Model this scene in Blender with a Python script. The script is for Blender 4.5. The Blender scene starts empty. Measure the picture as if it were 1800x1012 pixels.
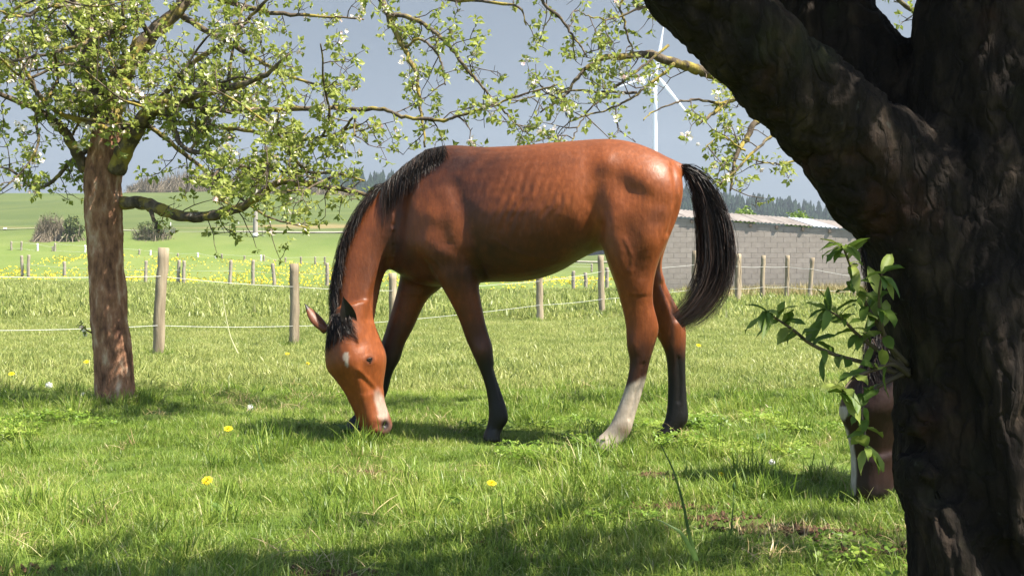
import bpy, math, random
import numpy as np
from mathutils import Vector, Matrix
from mathutils.bvhtree import BVHTree

scene = bpy.context.scene
COL = scene.collection
F = 2000.0            # focal length in photograph pixels (1800 px wide frame)
CAMZ = 0.8
HOR = 500.0           # photograph row of the horizon

# ------------------------------------------------------------------ camera
cam_d = bpy.data.cameras.new('camera')
cam_d.sensor_width = 36.0
cam_d.lens = 36.0 * F / 1800.0
cam_d.clip_start = 0.05
cam_d.clip_end = 6000
cam = bpy.data.objects.new('camera', cam_d)
COL.objects.link(cam)
cam.location = (0, 0, CAMZ)
cam.rotation_euler = (math.radians(90) - math.atan(6.0 / F), 0, 0)
scene.camera = cam

# ------------------------------------------------------------------ light
SUN_EL = math.radians(57)
SUN_AZ = math.radians(-23)      # angle from +X, negative = towards the camera side
sun_dir = Vector((math.cos(SUN_EL) * math.cos(SUN_AZ), math.cos(SUN_EL) * math.sin(SUN_AZ), math.sin(SUN_EL)))
sun_d = bpy.data.lights.new('sun', 'SUN')
sun_d.energy = 5.0
sun_d.angle = math.radians(0.53)
sun_d.color = (1.0, 0.93, 0.80)
sun = bpy.data.objects.new('sun', sun_d)
COL.objects.link(sun)
sun.location = (20, -8, 30)
sun.rotation_euler = sun_dir.to_track_quat('Z', 'Y').to_euler()

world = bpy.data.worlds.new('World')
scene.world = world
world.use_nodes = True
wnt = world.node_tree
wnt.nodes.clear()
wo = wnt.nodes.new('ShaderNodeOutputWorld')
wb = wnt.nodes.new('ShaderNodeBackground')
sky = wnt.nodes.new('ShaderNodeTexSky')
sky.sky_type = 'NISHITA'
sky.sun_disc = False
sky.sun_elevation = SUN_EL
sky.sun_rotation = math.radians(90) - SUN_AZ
# rain-cloud deck: a smooth slate blue veil over the clear sky, a little cloud structure in it
wtc = wnt.nodes.new('ShaderNodeTexCoord')
wmap = wnt.nodes.new('ShaderNodeMapping')
wmap.inputs['Scale'].default_value = (1.0, 1.0, 2.5)
wn = wnt.nodes.new('ShaderNodeTexNoise')
wn.inputs['Scale'].default_value = 2.2
wn.inputs['Detail'].default_value = 4.0
wr = wnt.nodes.new('ShaderNodeValToRGB')
wr.color_ramp.elements[0].position = 0.3
wr.color_ramp.elements[0].color = (0.48, 0.61, 0.80, 1)
wr.color_ramp.elements[1].position = 0.75
wr.color_ramp.elements[1].color = (0.68, 0.82, 1.02, 1)
wm = wnt.nodes.new('ShaderNodeMix')
wm.data_type = 'RGBA'
wm.inputs[0].default_value = 0.88
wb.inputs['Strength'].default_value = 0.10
wnt.links.new(wtc.outputs['Generated'], wmap.inputs['Vector'])
wnt.links.new(wmap.outputs['Vector'], wn.inputs['Vector'])
wnt.links.new(wn.outputs['Fac'], wr.inputs['Fac'])
# the rain front stands ahead of the camera; behind it the sky is clearer, which is where the sun comes from
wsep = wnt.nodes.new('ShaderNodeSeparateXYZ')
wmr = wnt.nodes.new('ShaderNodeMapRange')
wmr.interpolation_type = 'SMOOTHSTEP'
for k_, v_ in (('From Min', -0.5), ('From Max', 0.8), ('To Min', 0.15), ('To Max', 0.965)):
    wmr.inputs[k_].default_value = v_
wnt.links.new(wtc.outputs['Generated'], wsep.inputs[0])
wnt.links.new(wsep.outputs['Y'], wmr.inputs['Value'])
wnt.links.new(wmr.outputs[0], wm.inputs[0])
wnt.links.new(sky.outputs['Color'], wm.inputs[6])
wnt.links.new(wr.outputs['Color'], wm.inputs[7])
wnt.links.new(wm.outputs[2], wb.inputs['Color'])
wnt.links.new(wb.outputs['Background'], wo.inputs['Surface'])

scene.view_settings.view_transform = 'Standard'
scene.view_settings.look = 'None'
scene.view_settings.gamma = 1.0
scene.view_settings.exposure = 1.78
scene.view_settings.use_curve_mapping = False
scene.render.engine = 'CYCLES'
scene.cycles.use_denoising = True
scene.cycles.max_bounces = 5
scene.cycles.diffuse_bounces = 3
scene.cycles.transmission_bounces = 3
scene.cycles.transparent_max_bounces = 5
scene.cycles.volume_bounces = 0

# ------------------------------------------------------------------ helpers
def W(px, py, Y):
    return np.array([(px - 900.0) * Y / F, Y, CAMZ - (py - HOR) * Y / F])

def WL(pts, Y):
    return np.array([W(p[0], p[1], Y) for p in pts])

def hsh(i, j, k, seed):
    n = (i * 374761393 + j * 668265263 + k * 2147483647 + seed * 974711) & 0xffffffff
    n = ((n ^ (n >> 13)) * 1274126177) & 0xffffffff
    return ((n ^ (n >> 16)) & 0xffff) / 65535.0

def vnoise(p, seed=0):
    p = np.asarray(p, dtype=np.float64)
    f = np.floor(p)
    t = p - f
    t = t * t * (3 - 2 * t)
    i = f.astype(np.int64)
    r = np.zeros(len(p))
    for a in (0, 1):
        for b in (0, 1):
            for c in (0, 1):
                w = (t[:, 0] if a else 1 - t[:, 0]) * (t[:, 1] if b else 1 - t[:, 1]) * (t[:, 2] if c else 1 - t[:, 2])
                r += w * hsh(i[:, 0] + a, i[:, 1] + b, i[:, 2] + c, seed)
    return r

def fbm(p, seed=0, octv=4):
    p = np.asarray(p, dtype=np.float64)
    r = np.zeros(len(p))
    a, s = 0.5, 1.0
    for o in range(octv):
        r += a * vnoise(p * s, seed + o * 17)
        a *= 0.5
        s *= 2.03
    return r

def mesh_np(name, verts, faces, mat=None, smooth=True):
    """faces: array (M,k) or a list of arrays with different k"""
    verts = np.asarray(verts, dtype=np.float32)
    if isinstance(faces, np.ndarray):
        faces = [faces]
    faces = [np.asarray(f, dtype=np.int32) for f in faces if len(f)]
    me = bpy.data.meshes.new(name)
    me.vertices.add(len(verts))
    me.vertices.foreach_set('co', verts.ravel())
    nl = sum(f.size for f in faces)
    npoly = sum(len(f) for f in faces)
    me.loops.add(nl)
    me.loops.foreach_set('vertex_index', np.concatenate([f.ravel() for f in faces]))
    me.polygons.add(npoly)
    tot = np.concatenate([np.full(len(f), f.shape[1], dtype=np.int32) for f in faces])
    st = np.concatenate([[0], np.cumsum(tot)[:-1]]).astype(np.int32)
    me.polygons.foreach_set('loop_start', st)
    me.polygons.foreach_set('loop_total', tot)
    me.polygons.foreach_set('use_smooth', np.full(npoly, bool(smooth)))
    me.update(calc_edges=True)
    me.validate()
    if mat is not None:
        me.materials.append(mat)
    return me

def set_col(me, cols, name='tint'):
    cols = np.asarray(cols, dtype=np.float32)
    if cols.ndim == 1:
        cols = np.stack([cols, cols, cols, np.ones_like(cols)], axis=1)
    elif cols.shape[1] == 3:
        cols = np.concatenate([cols, np.ones((len(cols), 1), dtype=np.float32)], axis=1)
    a = me.color_attributes.new(name, 'FLOAT_COLOR', 'POINT')
    a.data.foreach_set('color', cols.ravel())

def obj(name, me, parent=None, loc=None):
    o = bpy.data.objects.new(name, me)
    COL.objects.link(o)
    if loc is not None:
        o.location = loc
    if parent is not None:
        o.parent = parent
    return o

def tag(o, label=None, cat=None, group=None, kind=None):
    if label: o['label'] = label
    if cat: o['category'] = cat
    if group: o['group'] = group
    if kind: o['kind'] = kind
    return o

def thing(name, label, cat, loc=(0, 0, 0), group=None):
    o = bpy.data.objects.new(name, None)
    o.empty_display_size = 0.2
    COL.objects.link(o)
    o.location = loc
    return tag(o, label, cat, group)

# --- node helpers
class NT:
    def __init__(self, name):
        self.mat = bpy.data.materials.new(name)
        self.mat.use_nodes = True
        self.nt = self.mat.node_tree
        self.nt.nodes.clear()
        self.out = self.nt.nodes.new('ShaderNodeOutputMaterial')
    def n(self, t, ins=None, **props):
        nd = self.nt.nodes.new('ShaderNode' + t)
        for k, v in props.items():
            setattr(nd, k, v)
        for k, v in (ins or {}).items():
            self.put(nd.inputs[k], v)
        return nd
    def put(self, sock, v):
        if isinstance(v, bpy.types.NodeSocket):
            self.nt.links.new(v, sock)
        elif isinstance(v, (tuple, list)) and len(v) == 3 and sock.type == 'RGBA':
            sock.default_value = (*v, 1)
        else:
            sock.default_value = v
    def mix(self, fac, a, b, blend='MIX'):
        m = self.n('Mix', data_type='RGBA', blend_type=blend)
        self.put(m.inputs[0], fac); self.put(m.inputs[6], a); self.put(m.inputs[7], b)
        return m.outputs[2]
    def math(self, op, a, b=None, clamp=False):
        m = self.n('Math', operation=op, use_clamp=clamp)
        self.put(m.inputs[0], a)
        if b is not None: self.put(m.inputs[1], b)
        return m.outputs[0]
    def noise(self, scale, detail=4, vec=None, rough=0.55, stretch=None):
        if vec is None:
            vec = self.n('NewGeometry').outputs['Position']
        if stretch is not None:
            vec = self.n('Mapping', {'Vector': vec, 'Scale': stretch}).outputs[0]
        return self.n('TexNoise', {'Vector': vec, 'Scale': scale, 'Detail': detail, 'Roughness': rough}).outputs['Fac']
    def ramp(self, fac, stops):
        r = self.n('ValToRGB', {'Fac': fac})
        e = r.color_ramp.elements
        while len(e) < len(stops): e.new(0.5)
        for el, (p, c) in zip(e, stops):
            el.position = p
            el.color = (*c, 1) if len(c) == 3 else c
        return r.outputs['Color']
    def bump(self, h, strength=0.4, dist=0.01):
        return self.n('Bump', {'Height': h, 'Strength': strength, 'Distance': dist}).outputs[0]
    def surf(self, s):
        self.nt.links.new(s, self.out.inputs['Surface'])
        return self.mat
    def pbr(self, col, rough=0.7, normal=None, spec=0.3, **kw):
        ins = {'Base Color': col, 'Roughness': rough, 'Specular IOR Level': spec}
        if normal is not None: ins['Normal'] = normal
        ins.update(kw)
        return self.n('BsdfPrincipled', ins).outputs[0]
    def attr(self, name):
        return self.n('Attribute', attribute_name=name)

def simple_mat(name, c1, c2, scale=6, rough=0.75, bump=0.3, bdist=0.01, spec=0.25, stretch=None, bscale=None):
    t = NT(name)
    f = t.noise(scale, 5, stretch=stretch)
    col = t.ramp(f, [(0.3, c1), (0.7, c2)])
    nb = t.bump(t.noise(bscale or scale * 4, 5, stretch=stretch), bump, bdist)
    return t.surf(t.pbr(col, rough, nb, spec))

def leaf_mat(name, stops, trans=0.4, spec=0.35, rough=0.45, nscale=1.5, nmix=0.3, dark=(0.02, 0.05, 0.01)):
    t = NT(name)
    a = t.attr('tint').outputs['Fac']
    col = t.ramp(a, stops)
    nz = t.noise(nscale, 3)
    fac = t.math('MULTIPLY', t.math('SUBTRACT', 1.0, nz), nmix)
    col = t.mix(fac, col, dark)
    p = t.pbr(col, rough, None, spec)
    tr = t.n('BsdfTranslucent', {'Color': t.mix(0.35, col, (0.6, 0.75, 0.1), 'MULTIPLY') if False else col}).outputs[0]
    m = t.n('MixShader', {0: trans, 1: p, 2: tr})
    return t.surf(m.outputs[0])

# --- geometry helpers
def frames(P):
    P = np.asarray(P, float)
    T = np.gradient(P, axis=0)
    T /= np.linalg.norm(T, axis=1)[:, None] + 1e-12
    up = np.array([0, 0, 1.0]) if abs(T[0, 2]) < 0.9 else np.array([1.0, 0, 0])
    n = np.cross(T[0], up); n /= np.linalg.norm(n) + 1e-12
    Ns = [n]
    for k in range(1, len(P)):
        n = Ns[-1] - T[k] * np.dot(Ns[-1], T[k])
        l = np.linalg.norm(n)
        n = n / l if l > 1e-6 else Ns[-1]
        Ns.append(n)
    Ns = np.array(Ns)
    return T, Ns, np.cross(T, Ns)

def catmull(P, n):
    P = np.asarray(P, float)
    Q = np.vstack([2 * P[0] - P[1], P, 2 * P[-1] - P[-2]])
    m = len(P) - 1
    out = []
    for u in np.linspace(0, m - 1e-9, n):
        i = int(u); t = u - i
        p0, p1, p2, p3 = Q[i], Q[i + 1], Q[i + 2], Q[i + 3]
        out.append(0.5 * ((2 * p1) + (-p0 + p2) * t + (2 * p0 - 5 * p1 + 4 * p2 - p3) * t * t + (-p0 + 3 * p1 - 3 * p2 + p3) * t ** 3))
    return np.array(out)

class Geo:
    """collects geometry of one object"""
    def __init__(self):
        self.v, self.f4, self.f3, self.c, self.n = [], [], [], [], 0
    def add(self, v, f4=None, f3=None, c=None):
        v = np.asarray(v, float)
        if f4 is not None and len(f4): self.f4.append(np.asarray(f4) + self.n)
        if f3 is not None and len(f3): self.f3.append(np.asarray(f3) + self.n)
        self.v.append(v)
        if c is not None:
            self.c.append(np.broadcast_to(np.asarray(c, float), (len(v),) if np.ndim(c) < 2 else np.shape(c)))
        self.n += len(v)
    def tube(self, P, R, sides=6, cap=True, c=None):
        P = np.asarray(P, float); R = np.broadcast_to(np.asarray(R, float), (len(P),))
        T, N, B = frames(P)
        a = np.arange(sides) / sides * 2 * np.pi
        ring = (np.cos(a)[None, :, None] * N[:, None, :] + np.sin(a)[None, :, None] * B[:, None, :]) * R[:, None, None] + P[:, None, :]
        v = ring.reshape(-1, 3)
        f = quad_grid(len(P), sides)
        f3 = []
        if cap:
            v = np.vstack([v, P[0], P[-1]])
            k = len(P) * sides
            for i in range(sides):
                j = (i + 1) % sides
                f3.append((k, j, i)); f3.append((k + 1, (len(P) - 1) * sides + i, (len(P) - 1) * sides + j))
        self.add(v, f, f3, c)
    def box(self, lo, hi, c=None):
        x0, y0, z0 = lo; x1, y1, z1 = hi
        v = [(x0,y0,z0),(x1,y0,z0),(x1,y1,z0),(x0,y1,z0),(x0,y0,z1),(x1,y0,z1),(x1,y1,z1),(x0,y1,z1)]
        f = [(0,3,2,1),(4,5,6,7),(0,1,5,4),(1,2,6,5),(2,3,7,6),(3,0,4,7)]
        self.add(v, f, None, c)
    def mesh(self, name, mat, smooth=True, off=None):
        v = np.vstack(self.v)
        if off is not None: v = v - np.asarray(off)
        fs = []
        if self.f4: fs.append(np.vstack(self.f4))
        if self.f3: fs.append(np.vstack(self.f3))
        me = mesh_np(name, v, fs, mat, smooth)
        if self.c:
            c = np.concatenate(self.c)
            if len(c) == len(v): set_col(me, c)
        return me

def quad_grid(n, s):
    i = np.arange(n - 1)[:, None]; j = np.arange(s)[None, :]
    a = i * s + j; b = i * s + (j + 1) % s
    return np.stack([a, b, b + s, a + s], axis=-1).reshape(-1, 4)

# ------------------------------------------------------------------ terrain
TY = np.array([-8, 0, 4.5, 5.6, 6.0, 10, 14, 20, 28, 44, 55, 65, 75, 85, 95, 110, 125, 150, 190, 232, 250, 320, 500, 700, 900, 1400])
TZ = np.array([-.05, -.05, -.05, -.03, -.005, 0, -.01, .12, .34, .58, .8, 1.1, 1.6, 2.05, 2.56, 4.7, 5.9, 8.2, 13.2, 18.6, 19.5, 21, 24, 34, 46, 60])
def terrain(x, y):
    x = np.asarray(x, float); y = np.asarray(y, float)
    z = np.interp(y, TY, TZ)
    pxv = 900 + x / np.clip(y, 1, None) * F
    low = np.clip((pxv - 640) / 260.0, 0, 1); low = low * low * (3 - 2 * low)
    z = np.where(y > 75, 1.6 + (z - 1.6) * (1 - 0.72 * low), z)
    p = np.stack([x * 0.45, y * 0.45, np.zeros_like(x)], axis=-1).reshape(-1, 3)
    bump = (fbm(p, 5, 3).reshape(x.shape) - 0.44) * 0.09
    flat = np.clip((np.hypot(x - 0.1, (y - 5.85)) - 1.0) / 2.0, 0.12, 1)
    far = np.clip(y / 100, 0, 1)
    p2 = np.stack([x * 0.02, y * 0.02, np.zeros_like(x)], axis=-1).reshape(-1, 3)
    return z + bump * flat + (fbm(p2, 9, 3).reshape(x.shape) - 0.44) * 5.0 * far * far

gy = np.concatenate([np.linspace(-6, 16, 150), np.geomspace(16.2, 1400, 130)])
gu = np.linspace(-1, 1, 161)
GX = gu[None, :] * (np.clip(gy, 0, None)[:, None] * 0.9 + 9)
GY = np.repeat(gy[:, None], len(gu), axis=1)
GZ = terrain(GX, GY)
gv = np.stack([GX, GY, GZ], -1).reshape(-1, 3)
nu = len(gu)
ii = np.arange(len(gy) - 1)[:, None]; jj = np.arange(nu - 1)[None, :]
gf = np.stack([ii * nu + jj, ii * nu + jj + 1, (ii + 1) * nu + jj + 1, (ii + 1) * nu + jj], -1).reshape(-1, 4)

t = NT('meadow_ground')
pos = t.n('NewGeometry').outputs['Position']
sep = t.n('SeparateXYZ', {0: pos})
n1 = t.noise(0.9, 5, pos); n2 = t.noise(7.0, 5, pos); n3 = t.noise(0.06, 4, pos, stretch=(1, 2.5, 1))
near = t.ramp(n1, [(0.3, (0.06, 0.10, 0.018)), (0.55, (0.09, 0.15, 0.025)), (0.75, (0.15, 0.16, 0.04))])
near = t.mix(t.math('MULTIPLY', n2, 0.5), near, (0.07, 0.06, 0.025))
mid = t.ramp(t.noise(0.25, 5, pos, stretch=(1, 0.5, 1)), [(0.3, (0.105, 0.150, 0.035)), (0.7, (0.165, 0.195, 0.060))])
mid = t.mix(t.math('MULTIPLY', t.noise(3.5, 6, pos), 0.45), mid, (0.055, 0.09, 0.02))
far = t.ramp(n3, [(0.3, (0.058, 0.082, 0.026)), (0.7, (0.086, 0.108, 0.034))])
fm = t.n('MapRange', {'Value': sep.outputs['Y'], 'From Min': 14.0, 'From Max': 34.0}).outputs[0]
fm2 = t.n('MapRange', {'Value': sep.outputs['Y'], 'From Min': 95.0, 'From Max': 125.0}).outputs[0]
col = t.mix(fm2, t.mix(fm, near, mid), far)
# dry stubble strip on the slope
yb = t.math('ADD', sep.outputs['Y'], t.math('MULTIPLY', n3, 14.0))
s1 = t.n('MapRange', {'Value': yb, 'From Min': 138.0, 'From Max': 141.0}).outputs[0]
s2 = t.n('MapRange', {'Value': yb, 'From Min': 150.0, 'From Max': 147.0}).outputs[0]
col = t.mix(t.math('MULTIPLY', t.math('MULTIPLY', s1, s2), 0.55), col, (0.24, 0.17, 0.09))
nb = t.bump(t.noise(22, 5, pos), 0.6, 0.03)
ground_mat = t.surf(t.pbr(col, 0.9, nb, 0.1))
ground = obj('ground', mesh_np('ground', gv, gf, ground_mat))
tag(ground, kind='structure')

# pale gravel track across the far meadow
track_mat = simple_mat('track_gravel', (0.19, 0.19, 0.14), (0.28, 0.27, 0.21), 1.2, 0.9, 0.2)
xs = np.linspace(-60, 70, 140)
yc = 121 + 1.6 * np.sin(xs * 0.06)
tv, tf = [], []
for k in range(len(xs)):
    for s in (-1, -0.3, 0.3, 1):
        yy = yc[k] + s * 1.2
        tv.append((xs[k], yy, float(terrain(np.array([xs[k]]), np.array([yy]))[0]) + 0.10))
    if k:
        for q in range(3):
            b = (k - 1) * 4 + q
            tf.append((b, b + 4, b + 5, b + 1))
tag(obj('path', mesh_np('path', np.array(tv), np.array(tf), track_mat)), kind='structure')

def ground_z(x, y):
    return float(terrain(np.array([x]), np.array([y]))[0])

# ------------------------------------------------------------------ horses
def bodyY(px):
    return 6.0 + (px - 790.0) * (5.75 - 6.0) / 340.0

def ring_superellipse(C, U, V, n, e=2.0):
    """C centre, U and V half axes"""
    a = np.arange(n) / n * 2 * np.pi
    c, s = np.cos(a), np.sin(a)
    c = np.sign(c) * np.abs(c) ** (2 / e); s = np.sign(s) * np.abs(s) ** (2 / e)
    return C + c[:, None] * U + s[:, None] * V

def loft(rings):
    rings = [np.asarray(r) for r in rings]
    n = len(rings[0])
    v = np.vstack(rings + [rings[0].mean(0)[None], rings[-1].mean(0)[None]])
    f = quad_grid(len(rings), n)
    k = len(rings) * n
    f3 = []
    for i in range(n):
        j = (i + 1) % n
        f3.append((k, j, i)); f3.append((k + 1, k - n + i, k - n + j))
    return v, f, np.array(f3)

def interp_sections(S, m):
    """S: list of tuples of floats, resample smoothly"""
    return catmull(np.array(S, float), m)

def limb_rings(S, m=40, n=20, e=2.2):
    """S rows: front px, front py, back px, back py, half width, Y"""
    rings = []
    for r in interp_sections(S, m):
        a = W(r[0], r[1], r[5]); b = W(r[2], r[3], r[5])
        rings.append(ring_superellipse((a + b) / 2, (a - b) / 2, np.array([0, r[4], 0]), n, e))
    return rings

def near_fore(dy=-0.125, sx=0.0, sY=0.0):
    S = [(738, 395, 830, 385, .085, -.095), (745, 445, 838, 445, .10, -.11), (768, 492, 841, 486, .088, -.12), (788, 525, 845, 522, .070, -.12),
         (806, 560, 851, 557, .055, -.12), (818, 594, 859, 588, .047, -.12), (826, 612, 865, 606, .050, -.12), (835, 632, 867, 624, .046, -.12),
         (845, 655, 870, 648, .034, -.12), (852, 676, 876, 670, .031, -.12), (857, 700, 884, 696, .032, -.12), (859, 722, 892, 722, .039, -.12), (858, 738, 893, 739, .040, -.12),
         (855, 750, 884, 753, .036, -.12), (851, 760, 879, 765, .045, -.12), (848, 772, 880, 776, .052, -.12)]
    return [(a + sx, b, c + sx, d, w, bodyY(800) + o * (dy / -.12) + sY) for a, b, c, d, w, o in S]

def far_fore():
    Y = bodyY(760)
    S = [(705, 430, 800, 430, .085, .10), (702, 486, 785, 496, .085, .12), (691, 535, 751, 527, .068, .125), (678, 578, 726, 578, .054, .125),
         (669, 604, 712, 604, .050, .125), (669, 625, 703, 632, .047, .125), (668, 650, 690, 656, .036, .125), (655, 685, 680, 692, .032, .125),
         (637, 710, 664, 721, .036, .125), (630, 721, 658, 735, .039, .125), (619, 732, 646, 746, .036, .125), (610, 742, 640, 756, .047, .125), (607, 752, 642, 765, .052, .125)]
    return [(a, b, c, d, w, Y + o) for a, b, c, d, w, o in S]

def near_hind():
    Y = bodyY(1110)
    S = [(1070, 290, 1180, 285, .10, -.09), (1052, 330, 1199, 322, .125, -.11), (1050, 375, 1197, 365, .135, -.12), (1056, 425, 1176, 420, .128, -.13), (1068, 465, 1158, 460, .106, -.135),
         (1083, 505, 1149, 498, .082, -.135), (1093, 540, 1148, 531, .061, -.135), (1099, 566, 1154, 556, .053, -.135), (1101, 588, 1158, 578, .050, -.135),
         (1103, 610, 1152, 604, .046, -.135), (1107, 635, 1143, 632, .039, -.135), (1103, 665, 1135, 668, .034, -.135), (1093, 698, 1125, 702, .032, -.135),
         (1082, 726, 1116, 732, .037, -.135), (1073, 745, 1110, 755, .041, -.135), (1063, 758, 1100, 772, .038, -.135), (1049, 771, 1086, 785, .046, -.135), (1043, 784, 1084, 801, .054, -.135)]
    return [(a, b, c, d, w, Y + o) for a, b, c, d, w, o in S]

def far_hind():
    Y = bodyY(1140)
    S = [(1075, 310, 1194, 315, .10, .09), (1072, 370, 1196, 365, .13, .115), (1080, 425, 1174, 425, .12, .13), (1094, 465, 1163, 465, .098, .135), (1107, 500, 1170, 495, .078, .135),
         (1121, 530, 1183, 524, .063, .135), (1136, 558, 1197, 551, .054, .135), (1151, 585, 1205, 574, .050, .135), (1163, 606, 1206, 598, .046, .135),
         (1170, 624, 1205, 620, .041, .135), (1173, 648, 1205, 645, .035, .135), (1174, 678, 1206, 676, .032, .135), (1173, 708, 1208, 708, .034, .135),
         (1170, 733, 1210, 736, .040, .135), (1163, 749, 1200, 752, .038, .135), (1155, 760, 1188, 768, .044, .135), (1151, 769, 1188, 783, .052, .135)]
    return [(a, b, c, d, w, Y + o) for a, b, c, d, w, o in S]

def torso_rings(n=36, m=60):
    # px, top py, bottom py, half width, sharpness of the top line
    S = [(694, 360, 466, .07, 2.0), (704, 325, 482, .125, 2.0), (724, 294, 495, .175, 1.9), (750, 268, 502, .205, 1.7), (780, 256, 504, .222, 1.65), (815, 256, 501, .235, 1.8), (850, 258.5, 497, .252, 1.9),
         (885, 257.5, 496, .268, 2.0), (920, 255.5, 494.5, .280, 2.05), (955, 252, 488, .286, 2.1), (990, 249.5, 474, .284, 2.1), (1020, 247, 456, .270, 2.1), (1050, 245, 442, .255, 2.1),
         (1080, 245, 438, .252, 2.1), (1110, 250, 436, .250, 2.1), (1140, 260, 428, .230, 2.1), (1165, 272, 412, .195, 2.0), (1184, 286, 388, .150, 2.0), (1198, 306, 356, .075, 2.0)]
    rings = []
    a = np.arange(n) / n * 2 * np.pi
    for px, t, b, w, e in interp_sections(S, m):
        Y = bodyY(px)
        top, bot = W(px, t, Y), W(px, b, Y)
        v = np.cos(a); s = np.sin(a)
        et = np.where(v > 0, e, 2.15)
        lat = np.sign(s) * (1 - np.abs(v) ** et).clip(0) ** (1 / et)
        lat = lat * (1.0 - 0.10 * np.clip(v, 0, 1))
        zc = (top[2] + bot[2]) / 2; h = (top[2] - bot[2]) / 2
        zz = zc + h * v
        # widest a little below the middle
        rings.append(np.stack([np.full(n, top[0]), Y + w * lat, zz - 0.0 * h], -1))
    return rings

def ear_geo(base, tip, front, width, depth):
    """cupped ear: base point, tip point, direction the opening faces"""
    base, tip, front = (np.asarray(q, float) for q in (base, tip, front))
    ax = tip - base; L = np.linalg.norm(ax); ax /= L
    front = front - ax * np.dot(front, ax); front /= np.linalg.norm(front)
    side = np.cross(ax, front)
    rows, n = 14, 18
    rings = []
    for k in range(rows):
        u = k / (rows - 1)
        w = width * (0.55 + 1.45 * u * (1 - u) * 1.9 * (1 - 0.35 * u)) * (1 - u ** 4)
        d = depth * (1 - 0.55 * u) * (1 - u ** 5)
        w = max(w, 0.0012); d = max(d, 0.0012)
        a = np.arange(n) / n * 2 * np.pi
        c, s = np.cos(a), np.sin(a)
        back = -np.abs(s) ** 1.0
        prof = np.where(s < 0, s, -s * 0.55) if u > 0.12 else s
        curve = front * (0.010 * math.sin(u * math.pi))
        rings.append(base + ax * (u * L) + curve + c[:, None] * side * w + prof[:, None] * front * d)
    return loft(rings)

def remesh(v, f4, f3, voxel):
    me = mesh_np('tmp', v, [f4, f3])
    o = bpy.data.objects.new('tmp', me)
    COL.objects.link(o)
    md = o.modifiers.new('r', 'REMESH')
    md.mode = 'VOXEL'; md.voxel_size = voxel; md.adaptivity = 0
    dg = bpy.context.evaluated_depsgraph_get()
    ev = o.evaluated_get(dg)
    m2 = bpy.data.meshes.new_from_object(ev)
    co = np.empty(len(m2.vertices) * 3, np.float32); m2.vertices.foreach_get('co', co)
    nl = np.empty(len(m2.polygons), np.int32); m2.polygons.foreach_get('loop_total', nl)
    li = np.empty(len(m2.loops), np.int32); m2.loops.foreach_get('vertex_index', li)
    bpy.data.objects.remove(o); bpy.data.meshes.remove(me); bpy.data.meshes.remove(m2)
    co = co.reshape(-1, 3).astype(float)
    if (nl == 4).all():
        return co, li.reshape(-1, 4)
    st = np.concatenate([[0], np.cumsum(nl)[:-1]])
    q = np.array([li[s:s + 4] for s, k in zip(st, nl) if k == 4])
    return co, q

def edges_of(q):
    e = np.vstack([q[:, [0, 1]], q[:, [1, 2]], q[:, [2, 3]], q[:, [3, 0]]])
    e.sort(axis=1)
    return np.unique(e, axis=0)

def lap_smooth(co, e, it, w=None, lam=0.5):
    n = len(co)
    deg = np.bincount(e.ravel(), minlength=n).clip(1)[:, None]
    for k in range(it):
        s = np.zeros_like(co)
        for d in range(3):
            s[:, d] = np.bincount(e[:, 0], co[e[:, 1], d], n) + np.bincount(e[:, 1], co[e[:, 0], d], n)
        dlt = s / deg - co
        # volume preserving pair
        l = lam if k % 2 == 0 else -lam * 1.02
        co = co + dlt * (l if w is None else lam * w[:, None])
    return co

def vnormals(co, q):
    a, b, c, d = (co[q[:, k]] for k in range(4))
    fn = np.cross(c - a, d - b)
    n = np.zeros_like(co)
    for k in range(4):
        for dd in range(3):
            n[:, dd] += np.bincount(q[:, k], fn[:, dd], len(co))
    return n / (np.linalg.norm(n, axis=1)[:, None] + 1e-12)

def proj(co):
    return 900 + co[:, 0] * F / co[:, 1], HOR + (CAMZ - co[:, 2]) * F / co[:, 1]

def gauss(px, py, cx, cy, sx, sy, ang=0.0):
    a = math.radians(ang)
    dx, dy = px - cx, py - cy
    u = dx * math.cos(a) + dy * math.sin(a); v = -dx * math.sin(a) + dy * math.cos(a)
    return np.exp(-0.5 * ((u / sx) ** 2 + (v / sy) ** 2))

def seg_dist(px, py, pts):
    best = np.full(len(px), 1e9)
    for (x0, y0), (x1, y1) in zip(pts[:-1], pts[1:]):
        dx, dy = x1 - x0, y1 - y0
        tt = np.clip(((px - x0) * dx + (py - y0) * dy) / (dx * dx + dy * dy), 0, 1)
        best = np.minimum(best, np.hypot(px - x0 - tt * dx, py - y0 - tt * dy))
    return best

def sstep(a, b, x):
    t_ = np.clip((x - a) / (b - a), 0, 1)
    return t_ * t_ * (3 - 2 * t_)

def neckY(k):        # the head is carried a little towards the viewer
    return 6.04 - 0.13 * (max(0.0, k - 2) / 7.0) ** 1.2

HY = 5.885
HEAD1 = [(594, 540, 650, 528), (581, 580, 656, 563), (574, 612, 668, 595), (576, 646, 677, 624), (592, 668, 675, 650), (605, 687, 673, 672),
         (616, 706, 673, 694), (626, 728, 677, 714), (632, 745, 684, 733), (639, 760, 688, 749), (652, 770, 682, 763)]
NECK1 = [(748, 268, 722, 488, .150), (715, 290, 702, 484, .125), (684, 318, 690, 476, .105), (654, 348, 684, 472, .094), (627, 390, 680, 480, .088), (608, 435, 675, 492, .084),
         (598, 480, 668, 514, .080), (593, 520, 661, 545, .078), (594, 556, 657, 574, .080), (600, 585, 655, 597, .075)]

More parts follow.
